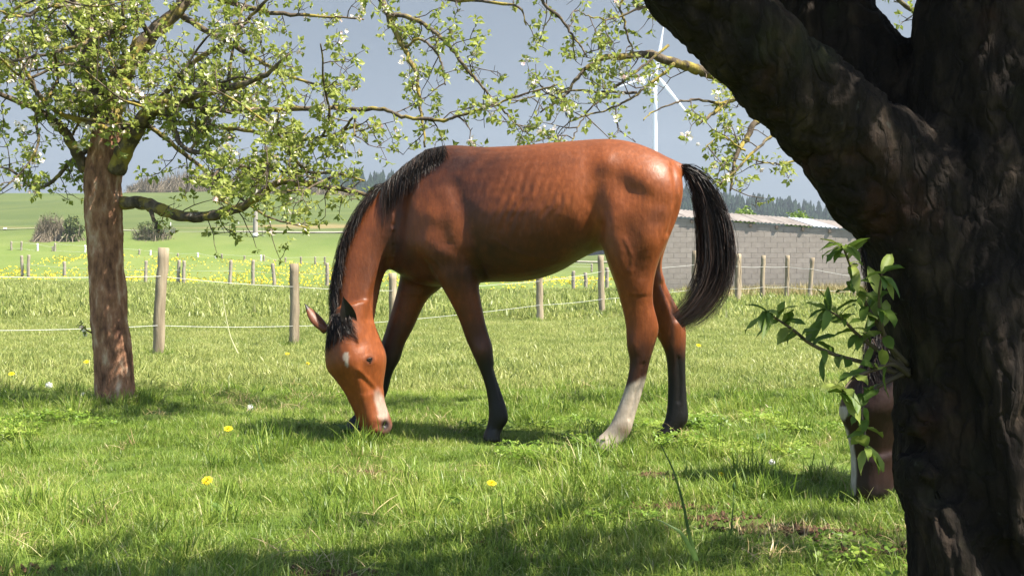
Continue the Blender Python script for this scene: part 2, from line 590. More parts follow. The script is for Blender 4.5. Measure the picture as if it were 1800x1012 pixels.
def horse_mesh(second=False):
    G = []
    G.append(loft(torso_rings()))
    G.append(loft(limb_rings(near_fore())))
    if second:
        G.append(loft(limb_rings(near_fore(sx=-45, sY=0.30))))
    else:
        G.append(loft(limb_rings(far_fore())))
    G.append(loft(limb_rings(near_hind())))
    G.append(loft(limb_rings(far_hind())))
    # neck
    NS = []
    def shr(x, y):      # second horse carries its face upright
        return x + (766 - y) * 0.40 * min(1, max(0, (y - 330) / 200.0)) if second else x
    for k, (a, b, c, d, w) in enumerate(NECK1):
        a, c = shr(a, b), shr(c, d)
        Y = neckY(k)
        NS.append((a, b, c, d, w, Y))
    rings = []
    for r in interp_sections(NS, 34):
        A, B = W(r[0], r[1], r[5]), W(r[2], r[3], r[5])
        rings.append(ring_superellipse((A + B) / 2, (A - B) / 2, np.array([0, r[4], 0]), 22, 2.0))
    G.append(loft(rings))
    # head: half depth follows the traced outline; the face is turned towards the viewer
    yaw = math.radians(14 if second else 53)
    rings = []
    for k, r in enumerate(interp_sections([(shr(a, b), b, shr(c, d), d) for a, b, c, d in HEAD1], 36)):
        L_, R_ = W(r[0], r[1], HY), W(r[2], r[3], HY)
        C = (L_ + R_) / 2
        p = np.linalg.norm(L_ - R_) / 2 * (1.0 if second else 0.955)
        u = (L_ - R_) / (2 * p)
        nrm = u * math.cos(yaw) + np.array([0, -1.0, 0]) * math.sin(yaw)
        axis = np.cross(u, np.array([0, -1.0, 0]))
        s = np.cross(axis, nrm)
        a_ = p * (1.0 if second else 1.04); b_ = p * ((0.74 if k < 22 else 0.86) if second else (0.84 if k < 20 else 0.92))
        rings.append(ring_superellipse(C, nrm * a_, s * b_, 28, 2.3 if second else 2.75))
    G.append(loft(rings))
    # dock of the tail
    D = np.array([W(1165, 285, 5.73), W(1186, 290, 5.71), W(1205, 300, 5.70), W(1225, 318, 5.69), W(1238, 345, 5.68)])
    g = Geo(); g.tube(catmull(D, 12), np.linspace(.034, .014, 12), 10)
    G.append((np.vstack(g.v), np.vstack(g.f4), np.vstack(g.f3)))
    V, Q, Tt, n = [], [], [], 0
    for v, f, f3 in G:
        V.append(v); Q.append(f + n); Tt.append(f3 + n); n += len(v)
    co, q = remesh(np.vstack(V), np.vstack(Q), np.vstack(Tt), 0.0085)
    e = edges_of(q)
    co = lap_smooth(co, e, 8)
    px, py = proj(co)
    # blend the joints between trunk, neck and limbs
    wj = np.maximum.reduce([gauss(px, py, 700, 440, 32, 55), gauss(px, py, 720, 320, 38, 40), gauss(px, py, 800, 490, 60, 22), gauss(px, py, 1060, 420, 30, 40),
                            gauss(px, py, 1130, 310, 75, 60), gauss(px, py, 655, 590, 14, 14), gauss(px, py, 770, 430, 70, 45), gauss(px, py, 1185, 290, 18, 14), gauss(px, py, 1100, 400, 70, 50)]).clip(0, 1)
    co = lap_smooth(co, e, 46, wj)
    co = lap_smooth(co, e, 4)
    # muscles, ribs and hollows (metres along the normal)
    nr = vnormals(co, q)
    px, py = proj(co)
    side = sstep(0.15, 0.6, np.abs(nr[:, 1]))
    on_body = ((px > 690) & (px < 1215) & (py < 520)).astype(float)
    h = np.zeros(len(co))
    # shoulder blade and its rear edge
    h += 0.016 * gauss(px, py, 756, 400, 22, 64, 12) + 0.018 * gauss(px, py, 800, 436, 23, 34, -12)
    h += -0.015 * np.exp(-0.5 * (seg_dist(px, py, [(800, 330), (815, 375), (834, 430), (846, 480)]) / 11.0) ** 2)
    h += -0.006 * np.exp(-0.5 * (seg_dist(px, py, [(772, 355), (782, 395), (786, 425)]) / 9.0) ** 2)
    h += -0.015 * np.exp(-0.5 * (seg_dist(px, py, [(712, 335), (698, 380), (688, 420), (683, 462)]) / 9.0) ** 2)
    h += 0.010 * gauss(px, py, 742, 432, 17, 18) - 0.007 * gauss(px, py, 765, 466, 28, 10)
    h += 0.008 * gauss(px, py, 722, 400, 12, 48, 10)
    # ribs
    wob = (vnoise(np.stack([px * .025, py * .05, 0 * px], -1), 87) - .5) * 9
    rib = np.sin((px + wob + (py - 350) * 0.45) * 2 * np.pi / 16.5)
    h += 0.0038 * rib * (0.15 + 1.3 * vnoise(np.stack([px * .03, py * .04, 0 * px], -1), 88)) * gauss(px, py, 925, 352, 52, 32, 10)
    h += -0.007 * gauss(px, py, 880, 330, 95, 26, 3) * 0.6
    # flank hollow, hip bone, loin
    h += -0.024 * gauss(px, py, 1042, 360, 15, 52, 4) + 0.018 * gauss(px, py, 1062, 285, 17, 15)
    h += -0.017 * gauss(px, py, 1094, 328, 17, 27, -35) - 0.010 * gauss(px, py, 1122, 336, 22, 11, 25)
    h += 0.016 * gauss(px, py, 1150, 330, 32, 34) + 0.012 * gauss(px, py, 1072, 400, 14, 45)
    h += -0.012 * np.exp(-0.5 * (seg_dist(px, py, [(1183, 292), (1187, 330), (1188, 370), (1178, 410)]) / 4.5) ** 2)
    h += -0.006 * np.exp(-0.5 * (seg_dist(px, py, [(1105, 400), (1125, 440), (1128, 480)]) / 13.0) ** 2)
    h += 0.010 * gauss(px, py, 1140, 430, 16, 32, 10) + 0.009 * gauss(px, py, 1090, 470, 11, 36, -14)
    for vein in ([(868, 420), (900, 440), (935, 452), (975, 455)], [(1098, 420), (1112, 452), (1108, 480)], [(760, 452), (775, 470), (772, 490)]):
        h += 0.0032 * np.exp(-0.5 * (seg_dist(px, py, vein) / 1.8) ** 2)
    # skin folds behind the elbow and at the stifle, loose small unevenness everywhere
    h += -0.006 * np.exp(-0.5 * (seg_dist(px, py, [(843, 470), (856, 492)]) / 3.0) ** 2) - 0.006 * np.exp(-0.5 * (seg_dist(px, py, [(1038, 438), (1052, 420), (1058, 395)]) / 4.0) ** 2)
    h += (fbm(co * np.array([9, 9, 9]), 123, 4) - 0.46) * 0.010
    h *= on_body
    # neck groove, jaw, cheek bone
    nk = ((px < 705) & (py > 300)).astype(float)
    h += nk * (-0.010 * np.exp(-0.5 * (seg_dist(px, py, [(682, 460), (668, 490), (655, 520), (648, 560)]) / 5.0) ** 2))
    h += nk * (0.006 * gauss(px, py, 640, 545, 8, 25, 0))
    if not second:
        front_ = (nr[:, 1] < 0.2)
        re = np.hypot((px - 648.5) * .95 + (py - 633) * .3, (py - 633) * 1.25 - (px - 648.5) * .3)
        h += nk * front_ * (0.0035 * np.exp(-0.5 * ((re - 7.5) / 2.6) ** 2) - 0.003 * np.exp(-0.5 * (re / 4.0) ** 2))
        h += nk * front_ * (0.006 * np.exp(-0.5 * (seg_dist(px, py, [(630, 650), (648, 668), (664, 686)]) / 2.6) ** 2) - 0.006 * np.exp(-0.5 * (seg_dist(px, py, [(637, 662), (654, 680)]) / 4.5) ** 2))
        h += nk * front_ * (0.010 * gauss(px, py, 664, 638, 10, 18) - 0.009 * gauss(px, py, 634, 604, 7, 9) - .006 * gauss(px, py, 658, 700, 9, 14))
        h += nk * front_ * (-0.020 * gauss(px, py, 677, 747, 4.0, 4.5) + 0.008 * gauss(px, py, 668, 738, 5, 5) + .005 * gauss(px, py, 660, 758, 8, 4))
    co = co + nr * (h * np.where(on_body > 0, side, 1.0))[:, None]
    # leg details: knee and hock bones, tendon grooves
    nr = vnormals(co, q)
    px, py = proj(co)
    h = -0.006 * np.exp(-0.5 * (seg_dist(px, py, [(868, 645), (874, 672), (881, 705)]) / 2.5) ** 2)
    h += -0.006 * np.exp(-0.5 * (seg_dist(px, py, [(1132, 640), (1124, 675), (1114, 705), (1106, 735)]) / 2.5) ** 2) * (np.abs(nr[:, 1]) > .4)
    h += -0.006 * np.exp(-0.5 * (seg_dist(px, py, [(1193, 630), (1195, 670), (1194, 705)]) / 2.5) ** 2)
    h += -0.012 * np.exp(-0.5 * (seg_dist(px, py, [(1165, 500), (1180, 535), (1190, 560)]) / 4.0) ** 2)
    h += 0.006 * gauss(px, py, 1112, 605, 7, 14) + 0.006 * gauss(px, py, 846, 616, 8, 9)
    co = co + nr * h[:, None]
    co = lap_smooth(co, e, 2)
    return co, q

def coat(co, q, second=False):
    nr = vnormals(co, q)
    px, py = proj(co)
    n = len(co)
    jit = (fbm(co * 14, 3, 3) - 0.45)
    jit2 = (fbm(co * np.array([60, 60, 16]), 7, 2) - 0.38)
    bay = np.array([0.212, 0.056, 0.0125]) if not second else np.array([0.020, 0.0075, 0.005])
    dark = np.array([0.024, 0.0085, 0.0052])
    black = np.array([0.0055, 0.0045, 0.0045])
    c = np.tile(bay, (n, 1))
    def mixc(c, m, col):
        m = np.clip(m, 0, 1)[:, None]
        return c * (1 - m) + np.asarray(col) * m
    # darker bay over shoulder and forehand, plus painted self-shadow along the lower barrel
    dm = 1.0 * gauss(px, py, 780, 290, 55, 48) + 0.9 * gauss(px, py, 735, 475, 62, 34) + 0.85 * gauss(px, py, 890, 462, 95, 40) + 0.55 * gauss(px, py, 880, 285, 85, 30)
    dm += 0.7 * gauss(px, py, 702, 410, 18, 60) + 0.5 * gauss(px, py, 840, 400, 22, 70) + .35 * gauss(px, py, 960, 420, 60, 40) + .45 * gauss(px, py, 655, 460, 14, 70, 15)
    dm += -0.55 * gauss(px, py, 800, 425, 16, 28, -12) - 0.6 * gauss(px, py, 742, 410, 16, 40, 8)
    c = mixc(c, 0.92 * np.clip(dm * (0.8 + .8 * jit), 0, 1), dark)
    c = mixc(c, 0.5 * gauss(px, py, 1150, 385, 22, 14, -40) + 0.2 * gauss(px, py, 1095, 318, 14, 26, -30), (0.07, 0.024, 0.011))  # shadow of the rump hollow painted into the coat colour
    c = c * (1 + 0.42 * gauss(px, py, 1120, 345, 75, 75) + .25 * gauss(px, py, 985, 345, 45, 50) + .35 * gauss(px, py, 1110, 480, 40, 60) + .35 * gauss(px, py, 650, 660, 40, 70))[:, None]  # painted highlights: rump, ribs, thigh and head brightened in the coat colour
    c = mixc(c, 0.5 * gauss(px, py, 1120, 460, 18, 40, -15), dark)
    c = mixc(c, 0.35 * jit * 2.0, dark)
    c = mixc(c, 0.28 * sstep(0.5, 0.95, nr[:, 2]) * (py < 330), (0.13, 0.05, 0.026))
    # mealy flank and belly
    c = mixc(c, 0.65 * gauss(px, py, 1035, 440, 24, 18, -35) + 0.45 * gauss(px, py, 990, 478, 40, 12, -25), (0.20, 0.13, 0.06))
    j = jit * 40
    lower = (py > 505)
    fore = (px < 905) & (px > 605) & lower & ~((px < 692) & (co[:, 1] < 6.035))
    c = mixc(c, fore * sstep(520, 600, py + j) * 0.8, dark)
    c = mixc(c, fore * sstep(585, 655, py + j), black)
    kn = gauss(px, py, 848, 608, 9, 13, 30) * (co[:, 1] < 5.95)
    c = mixc(c, 0.8 * kn, (0.12, 0.045, 0.025))
    hind = (px > 1030) & lower
    farh = hind & (px > 1120 + (py - 505) * 0.38) & (py < 610) | hind & (px > 1150) & (py >= 600)
    nearh = hind & ~farh
    c = mixc(c, nearh * sstep(560, 640, py + j) * 0.85, (0.028, 0.012, 0.008))
    c = mixc(c, farh * sstep(575, 640, py + j), black)
    c = mixc(c, 0.8 * farh * sstep(690, 620, py) * np.exp(-0.5 * ((px - 1182) / 3.5) ** 2), (0.05, 0.022, 0.013))
    sock = nearh * sstep(668, 680, py + jit * 22 + (px - 1115) * 0.35)
    c = mixc(c, sock, (0.50, 0.42, 0.33))
    c = mixc(c, nearh * gauss(px, py, 1098, 757, 12, 7, 30) * 0.7, (0.26, 0.16, 0.09))
    c = mixc(c, farh * sstep(768, 774, py) * (px > 1166), (0.42, 0.35, 0.27))
    c = mixc(c, nearh * sstep(772, 782, py - (px - 1060) * 0.35), (0.42, 0.35, 0.27))
    # head markings
    head = (px < (692 if not second else 720)) & (py > 585) & (co[:, 1] < 6.02)
    front = nr[:, 1] < 0.15
    if not second:
        star = gauss(px, py, 607, 626, 4.5, 6.5, 15) + gauss(px, py, 610, 636, 2.5, 8)
        c = mixc(c, head * front * sstep(0.35, 0.6, star + jit * 0.4), (0.40, 0.33, 0.26))
        snip = gauss(px, py, 671, 716, 9, 26, -14)
        c = mixc(c, head * sstep(0.35, 0.8, snip + jit * 0.5) * 0.85, (0.46, 0.36, 0.29))
        c = mixc(c, head * 0.8 * gauss(px, py, 680, 752, 8, 9), (0.24, 0.17, 0.15))
        c = mixc(c, head * 0.9 * sstep(758, 768, py) , (0.06, 0.04, 0.035))
        c = mixc(c, head * gauss(px, py, 677, 747, 5.0, 6.5, 20) * 1.6, (0.012, 0.006, 0.006))
        c = mixc(c, head * gauss(px, py, 648, 633, 5, 4.5, -30) * 0.9, (0.03, 0.014, 0.01))
    else:
        u = (px - np.interp(py, [580, 612, 646, 668, 687, 706, 728, 745, 760, 770], [581 + 74, 574 + 61.6, 576 + 48, 592 + 39, 605 + 31.6, 616 + 24, 626 + 15, 632 + 8.4, 639 + 2.4, 650]))
        c = mixc(c, head * sstep(-.90, -.95, nr[:, 0] + jit * .08) * (py > 640), (0.42, 0.38, 0.34))
        c = mixc(c, head * sstep(735, 760, py) * sstep(10, 18, u), (0.03, 0.02, 0.02))
    c = c * (1 + 0.30 * jit2[:, None])
    # hooves
    hoof = (co[:, 2] < 0.055)
    leg = (py > 735) & ~head
    c = mixc(c, hoof * leg * ((px < 905)), (0.03, 0.027, 0.025))
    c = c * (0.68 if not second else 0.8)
    return np.clip(c, 0.003, 0.9)

t = NT('horse_coat')
ca = t.attr('coat').outputs['Color']
p_ = t.n('TexCoord').outputs['Object']
grain = t.noise(90, 3, p_, stretch=(1.0, 1.0, 0.35))
blot = t.noise(9, 4, p_)
cc = t.mix(t.math('MULTIPLY', grain, 0.5), ca, t.mix(1.0, ca, (0.35, 0.33, 0.36), 'MULTIPLY'))
streak = t.noise(38, 5, p_, 0.6, stretch=(1.6, 1.0, 0.5))
cc = t.mix(t.ramp(streak, [(0.48, (0, 0, 0)), (0.72, (0.55, 0.55, 0.55))]), cc, t.mix(1.0, ca, (1.55, 1.6, 1.7), 'MULTIPLY'))
cc = t.mix(t.math('MULTIPLY', blot, 0.18), cc, t.mix(1.0, ca, (1.5, 1.35, 1.3), 'MULTIPLY'))
nb = t.bump(t.math('ADD', grain, t.math('MULTIPLY', t.noise(30, 4, p_), 1.5)), 0.25, 0.004)
horse_mat = t.surf(t.pbr(cc, t.math('ADD', 0.34, t.math('MULTIPLY', streak, 0.28)), nb, 0.27, **{'Sheen Weight': 0.03, 'Sheen Roughness': 0.4, 'Sheen Tint': (0.9, 0.6, 0.45, 1)}))

t = NT('horse_hair')
a_ = t.attr('tint').outputs['Fac']
hc = t.ramp(a_, [(0.0, (0.006, 0.005, 0.005)), (0.6, (0.016, 0.011, 0.009)), (1.0, (0.085, 0.05, 0.036))])
hair_mat = t.surf(t.pbr(hc, 0.5, None, 0.28))

t = NT('horse_eye')
eye_mat = t.surf(t.pbr((0.012, 0.006, 0.004), 0.06, None, 0.6))

t = NT('horse_eyelid')
lid_mat = t.surf(t.pbr((0.035, 0.014, 0.009), 0.5, None, 0.3))

def ribbons(S, width, rng, taper=0.25):
    """S (n,k,3) strands -> crossed-free narrow ribbons with random facing"""
    S = np.asarray(S); n, k, _ = S.shape
    T = np.gradient(S, axis=1)
    T /= np.linalg.norm(T, axis=2, keepdims=True) + 1e-9
    r = rng.normal(size=(n, 1, 3)); r[:, :, 1] *= 0.35
    N = np.cross(T, np.broadcast_to(r, T.shape)); N /= np.linalg.norm(N, axis=2, keepdims=True) + 1e-9
    wd = np.asarray(width).reshape(-1, 1, 1) * np.linspace(1, taper, k)[None, :, None] * 0.5
    V = np.stack([S - N * wd, S + N * wd], axis=2).reshape(-1, 3)
    base = (np.arange(n) * k * 2)[:, None] + (np.arange(k - 1) * 2)[None, :]
    f = np.stack([base, base + 1, base + 3, base + 2], -1).reshape(-1, 4)
    return V, f

def hair_mesh(name, S, width, rng, tint=None):
    V, f = ribbons(S, width, rng)
    me = mesh_np(name, V, f, hair_mat)
    n, k = S.shape[:2]
    tt = rng.random(n) ** 2.2 if tint is None else tint
    set_col(me, np.repeat(tt, k * 2))
    return me

def crest_pts():
    P = [(752, 262), (735, 275), (715, 290), (684, 316), (654, 346), (627, 388), (608, 433), (598, 478), (593, 518), (594, 552), (597, 566)]
    return P

def make_mane(rng, second=False):
    sec = [(a, b, c, d, w) for a, b, c, d, w in NECK1]
    if second:
        f = lambda x, y: x + (766 - y) * 0.40 * min(1, max(0, (y - 330) / 200.0))
        sec = [(f(a, b), b, f(c, d), d, w) for a, b, c, d, w in sec]
    A = catmull(np.array([W(a, b, neckY(k)) for k, (a, b, c, d, w) in enumerate(sec)]), 120)
    B = catmull(np.array([W(c, d, neckY(k)) for k, (a, b, c, d, w) in enumerate(sec)]), 120)
    wd = np.interp(np.linspace(0, 1, 120), np.linspace(0, 1, len(sec)), [q[4] for q in sec])
    def npt(s_, th, off):
        s_ = min(max(s_, 0), .999) * 118
        k = int(s_); u = s_ - k
        a_ = A[k] * (1 - u) + A[k + 1] * u; b_ = B[k] * (1 - u) + B[k + 1] * u; w_ = wd[k]
        U = (a_ - b_) / 2; ul = np.linalg.norm(U)
        return (a_ + b_) / 2 + U / ul * (ul + off) * math.cos(th) + np.array([0, -1.0, 0]) * (w_ + off) * math.sin(th)
    S = []
    K = 8
    for i in range(7600):
        s0 = rng.random() * .93
        lock = fbm(np.array([[s0 * 26, 0.5, 0]]), 19, 2)[0]
        sgn = 1 if rng.random() < .78 else -1
        if s0 < .27:
            th1 = rng.uniform(.7, 1.5) * (.65 + 1.6 * s0) * (.6 + .8 * lock)
            ds = rng.uniform(-.01, .05)
            o1 = rng.uniform(.004, .022)
        else:
            th1 = rng.uniform(.08, .85) * (.55 + .9 * lock)
            ds = rng.uniform(.05, .17)
            o1 = rng.uniform(.006, .05) * (1.15 - th1 * .7)
        th0 = rng.uniform(-.12, .12)
        ph, am = rng.uniform(0, 6), rng.normal(0, .03)
        pts = []
        for k in range(K):
            u = k / (K - 1)
            th = th0 + sgn * th1 * u ** .8 + am * math.sin(ph + u * 5)
            pts.append(npt(s0 + ds * u ** 1.2 - .02, th, .004 + (o1 - .004) * math.sin(min(1, u * 1.1) * math.pi * .6)))
        S.append(pts)
    # the fan of long hair that falls over the near side of the withers
    for i in range(1300):
        x0 = rng.uniform(712, 782); Yb = bodyY(x0)
        y0 = np.interp(x0, [712, 735, 752, 782], [293, 274, 263, 257]) - 1
        L = rng.uniform(16, 70) * np.interp(x0, [712, 735, 760, 782], [.75, 1.0, .7, .35])
        lean = rng.normal(-2, 5) + (x0 - 745) * .12
        pts = []
        for k in range(K):
            u = k / (K - 1)
            pts.append(W(x0 + lean * u + rng.normal(0, .5), y0 + L * u, Yb - .015 - .12 * u ** .7))
        S.append(pts)
    return np.array(S)

def make_forelock(rng, second=False):
    S = []
    K = 8
    for s in range(1700):
        x0, y0 = rng.uniform(584, 617), rng.uniform(550, 572)
        r0 = W(x0, y0, 5.88 - (x0 - 584) * .002)
        u = (x0 - 584) / 33.0
        x1 = x0 + rng.uniform(-16, 2) + 8 * u; y1 = y0 + rng.uniform(24, 58) * (1 - .35 * u)
        r1 = W(x1, y1, 5.82 - u * .02)
        m = (r0 + r1) / 2 + np.array([-0.006, -0.02, 0.006])
        P = catmull(np.array([r0, m, r1]), K) + np.cumsum(rng.normal(0, .0006, (K, 3)), axis=0)
        if second: P[:, 0] += (766 - 585) * .40 * 6.0 / F
        S.append(P)
    return np.array(S)

def push_out(S, bvh, rng, lo=.002, hi=.010):
    out = S.copy()
    n, k, _ = S.shape
    for i in range(n):
        o = rng.uniform(lo, hi)
        for j in range(1, k):
            p = Vector(out[i, j])
            loc, nor, idx, dist = bvh.find_nearest(p)
            if (p - loc).dot(nor) < o:
                out[i, j] = loc + nor * o
    return out

def make_tail(rng):
    cen = catmull(np.array([(1188, 291, 10), (1214, 304, 14), (1236, 336, 19), (1250, 380, 25), (1257, 425, 29), (1257, 468, 30), (1246, 508, 30), (1222, 542, 27), (1192, 566, 20)], float), 60)
    S = []
    K = 16
    for s in range(6200):
        u = rng.normal(0, 0.5)
        u = max(-1.15, min(1.15, u))
        v = rng.normal(0, 1)
        start = rng.uniform(0, 0.30) ** 1.0
        end = min(1.0, start + rng.uniform(.45, 1.05))
        end = 1.0 if end > 1 else end
        if rng.random() < 0.45: end = rng.uniform(.5, 1.0)
        wob = rng.normal(0, 2.4) * (3.0 if rng.random() < .09 else 1); wp = rng.uniform(0, 6)
        pts = []
        sp0 = rng.uniform(0.9, 1.15)
        for k in range(K):
            f = start + (end - start) * k / (K - 1)
            i = min(58, int(f * 59)); tt = f * 59 - i
            c = cen[i] * (1 - tt) + cen[i + 1] * tt
            dx = cen[min(59, i + 1)] - cen[max(0, i - 1)]
            nn = np.array([-dx[1], dx[0]]); nn /= np.linalg.norm(nn) + 1e-9
            root = min(1, k / 3.0)
            off = u * c[2] * 0.90 * (0.35 + 0.65 * root) * sp0 + wob * math.sin(wp + f * 7) * root
            yy = 5.705 - 0.10 * f + v * 0.028 * (0.3 + f) 
            pts.append(W(c[0] - nn[0] * off, c[1] - nn[1] * off + 0, yy))
        S.append(pts)
    return np.array(S)

def build_horse(name, label, second, shift, base):
    """shift moves the traced figure as a rigid body (translation), base = thing origin"""
    co, q = horse_mesh(second)
    cols = coat(co, q, second)
    rng = np.random.default_rng(11 if not second else 12)
    root = thing(name, label, 'horse', base)
    off = np.array(base) - np.array(shift)
    # ears join the body surface
    if not second:
        e1 = ear_geo(W(574, 582, 5.94), W(535, 533, 5.96), (-0.55, 0.65, -0.45), .034, .024)
        e2 = ear_geo(W(618, 580, 5.80), W(603, 521, 5.74), (0.25, -1.0, 0.0), .037, .026)
    else:
        e1 = ear_geo(W(676, 560, 5.94), W(690, 515, 5.97), (-0.8, -0.3, 0.0), .030, .022)
        e2 = ear_geo(W(690, 556, 5.84), W(708, 510, 5.81), (-0.8, -0.5, 0.0), .030, .022)
    V = [co]; C = [cols]; F4 = [q]; F3 = []; n = len(co)
    for (v, f, f3), nm in ((e1, 'far'), (e2, 'near')):
        V.append(v); F4.append(f + n); F3.append(f3 + n); n += len(v)
        ec = np.tile(np.array([0.11, 0.034, 0.012]) if not second else np.array([0.06, 0.02, 0.012]), (len(v), 1))
        k = np.arange(len(v)); ring = np.clip(k // 18, 0, 13); a = (k % 18) / 18 * 2 * np.pi
        inner = (np.sin(a) > 0.1) | (ring > 10) | (nm == 'near')
        ec[inner] = (0.010, 0.008, 0.008)
        C.append(ec)
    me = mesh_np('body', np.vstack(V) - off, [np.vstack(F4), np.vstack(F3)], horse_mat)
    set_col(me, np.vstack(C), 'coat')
    obj('body', me, root)
    rg = np.random.default_rng(5)
    bvh = BVHTree.FromPolygons([tuple(v) for v in co], [tuple(f) for f in q])
    Sm = push_out(make_mane(rg, second), bvh, rg)
    obj('mane', hair_mesh('mane', Sm - off, rg.uniform(.0014, .0032, len(Sm)), rg), root)
    Sm = push_out(make_forelock(rg, second), bvh, rg)
    obj('forelock', hair_mesh('forelock', Sm - off, rg.uniform(.0014, .003, len(Sm)), rg), root)
    T = make_tail(rg)
    tt = rg.random(len(T)) ** 1.2
    obj('tail', hair_mesh('tail', T - off, rg.uniform(.0015, .0034, len(T)), rg, tt), root)
    # eye on the near side of the head
    tgt = W(648.5 + (53 if second else 0), 633, HY)
    hit = bvh.ray_cast(Vector((0, 0, CAMZ)), (Vector(tgt) - Vector((0, 0, CAMZ))).normalized())
    if hit[0] is not None:
        g = Geo()
        n_, m_ = 10, 14
        ph = np.linspace(0, np.pi, n_); th = np.arange(m_) / m_ * 2 * np.pi
        ball = np.stack([np.sin(ph)[:, None] * np.cos(th), np.sin(ph)[:, None] * np.sin(th), np.cos(ph)[:, None] + 0 * th], -1).reshape(-1, 3)
        c = np.array(hit[0]) - np.array(hit[1]) * 0.006
        ex = np.array([0.85, 0.05, 0.55]); ex /= np.linalg.norm(ex)
        ez = np.array(hit[1]); ez = ez - ex * np.dot(ez, ex); ez /= np.linalg.norm(ez)
        ey = np.cross(ez, ex)
        vv = c + ball[:, :1] * ex * 0.021 + ball[:, 1:2] * ey * 0.0105 + ball[:, 2:] * ez * 0.0125
        g.add(vv, quad_grid(n_, m_))
        obj('eye', g.mesh('eye', eye_mat, off=off), root)
        for sg, rr in ((1, .0048), (-1, .0036)):
            th = np.linspace(-1, 1, 13)
            arc = c + np.outer(th * .0245, ex) + np.outer(sg * (.0125 * (1 - th ** 2) ** .8 - .001), ey) + np.outer(.011 - .009 * th ** 2, ez)
            g = Geo(); g.tube(arc, rr * (1 - .6 * th ** 2), 8)
            obj('eyelid', g.mesh('eyelid', lid_mat, off=off), root)
    return root

horse1 = build_horse('horse', 'bay horse with one white hind sock grazing in the sun', False, (0, 0, 0), (0.15, 5.85, 0))
# the second horse: muzzle on the ground left of the dark trunk, rest of it behind the trunk
m1 = W(661, 766, HY)
m2 = W(1524, 880, 4.45)
sh = m2 - m1
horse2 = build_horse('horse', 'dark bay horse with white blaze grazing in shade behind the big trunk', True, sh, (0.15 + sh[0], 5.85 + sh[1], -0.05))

# ------------------------------------------------------------------ shed of concrete blocks
SH_Y = 44.0
def shed_top(x):           # wall top under the eave
    return np.interp(x, [6.49, 12.65], [3.36, 2.92]) if 6.49 <= x <= 12.65 else 3.36 + (x - 6.49) * (2.92 - 3.36) / (12.65 - 6.49)
t = NT('concrete_block')
oi = t.n('ObjectInfo').outputs['Random']
pz = t.n('SeparateXYZ', {0: t.n('NewGeometry').outputs['Position']}).outputs['Z']
c0 = t.ramp(t.noise(5, 5), [(0.3, (0.245, 0.212, 0.187)), (0.7, (0.31, 0.272, 0.243))])
c0 = t.mix(t.math('MULTIPLY', oi, 0.35), c0, (0.20, 0.172, 0.152))
damp = t.n('MapRange', {'Value': t.math('ADD', pz, t.noise(1.2, 4)), 'From Min': 2.1, 'From Max': 1.1}).outputs[0]
c0 = t.mix(t.math('MULTIPLY', damp, 0.4), c0, (0.13, 0.12, 0.10))
block_mat = t.surf(t.pbr(c0, 0.9, t.bump(t.noise(60, 4), 0.5, 0.004), 0.15))
mortar_mat = simple_mat('mortar', (0.20, 0.175, 0.155), (0.26, 0.225, 0.20), 9, 0.95, 0.4, 0.004)
roof_mat = simple_mat('fibre_cement', (0.17, 0.148, 0.135), (0.27, 0.242, 0.222), 2.2, 0.85, 0.3, 0.004, stretch=(1, 0.25, 1), bscale=30)
roof_new_mat = simple_mat('pale_roof_sheet', (0.36, 0.38, 0.44), (0.46, 0.48, 0.53), 2.0, 0.5, 0.1, 0.003)
timber_mat = simple_mat('old_timber', (0.07, 0.055, 0.045), (0.14, 0.11, 0.09), 8, 0.9, 0.4, 0.005)

X0, X1 = 5.0, 15.2
shed = thing('shed', 'long grey concrete block shed with corrugated roof behind the wire fence', 'shed', (10.0, SH_Y, 0.5))
so = np.array([10.0, SH_Y, 0.5])
core = Geo()
def core_quad(y, x0, x1):
    return [(x0, y, 0.0), (x1, y, 0.0), (x1, y, shed_top(x1)), (x0, y, shed_top(x0))]
v = core_quad(SH_Y + 0.0075, X0, X1) + core_quad(SH_Y + 6.0, X0, X1)
core.add(v, [(0, 1, 2, 3), (5, 4, 7, 6), (1, 5, 6, 2), (4, 0, 3, 7), (3, 2, 6, 7)])
core_o = obj('wall_core', core.mesh('wall_core', mortar_mat, False, so), shed)
def bevel_block(w, h, d, b):
    g = Geo()
    x, z = w / 2, h / 2
    v = [(-x, d, -z), (x, d, -z), (x, d, z), (-x, d, z),
         (-x, b, -z), (x, b, -z), (x, b, z), (-x, b, z),
         (-x + b, 0, -z + b), (x - b, 0, -z + b), (x - b, 0, z - b), (-x + b, 0, z - b)]
    f = []
    for r in (0, 4):
        for i in range(4):
            j = (i + 1) % 4
            f.append((r + i, r + j, r + 4 + j, r + 4 + i))
    f += [(8, 9, 10, 11), (3, 2, 1, 0)]
    g.add(v, f)
    return g
BW, BH = 0.5, 0.2
block_me = bevel_block(BW - 0.011, BH - 0.010, 0.06, 0.003).mesh('wall_block', block_mat, False)
rngb = np.random.default_rng(3)
wall = obj('wall', None, shed, (0, 0, 0)) if False else None
for r in range(16):
    zc = 0.42 + BH * (r + 0.5)
    xoff = 0.0 if r % 2 == 0 else BW / 2
    k = 0
    x = X0 + 0.25 + xoff
    while x < X1 - 0.2:
        room = shed_top(x + BW / 2) - .01 - (zc - BH / 2)
        if room > .04:
            cut = min(1.0, room / BH)          # the top course is cut to the slope of the roof
            o = obj('wall_block', block_me, shed, (x - so[0], SH_Y - so[1] - rngb.uniform(0, .0015), zc - BH / 2 + BH * cut / 2 - so[2]))
            if cut < 1: o.scale = (1, 1, cut)
        x += BW
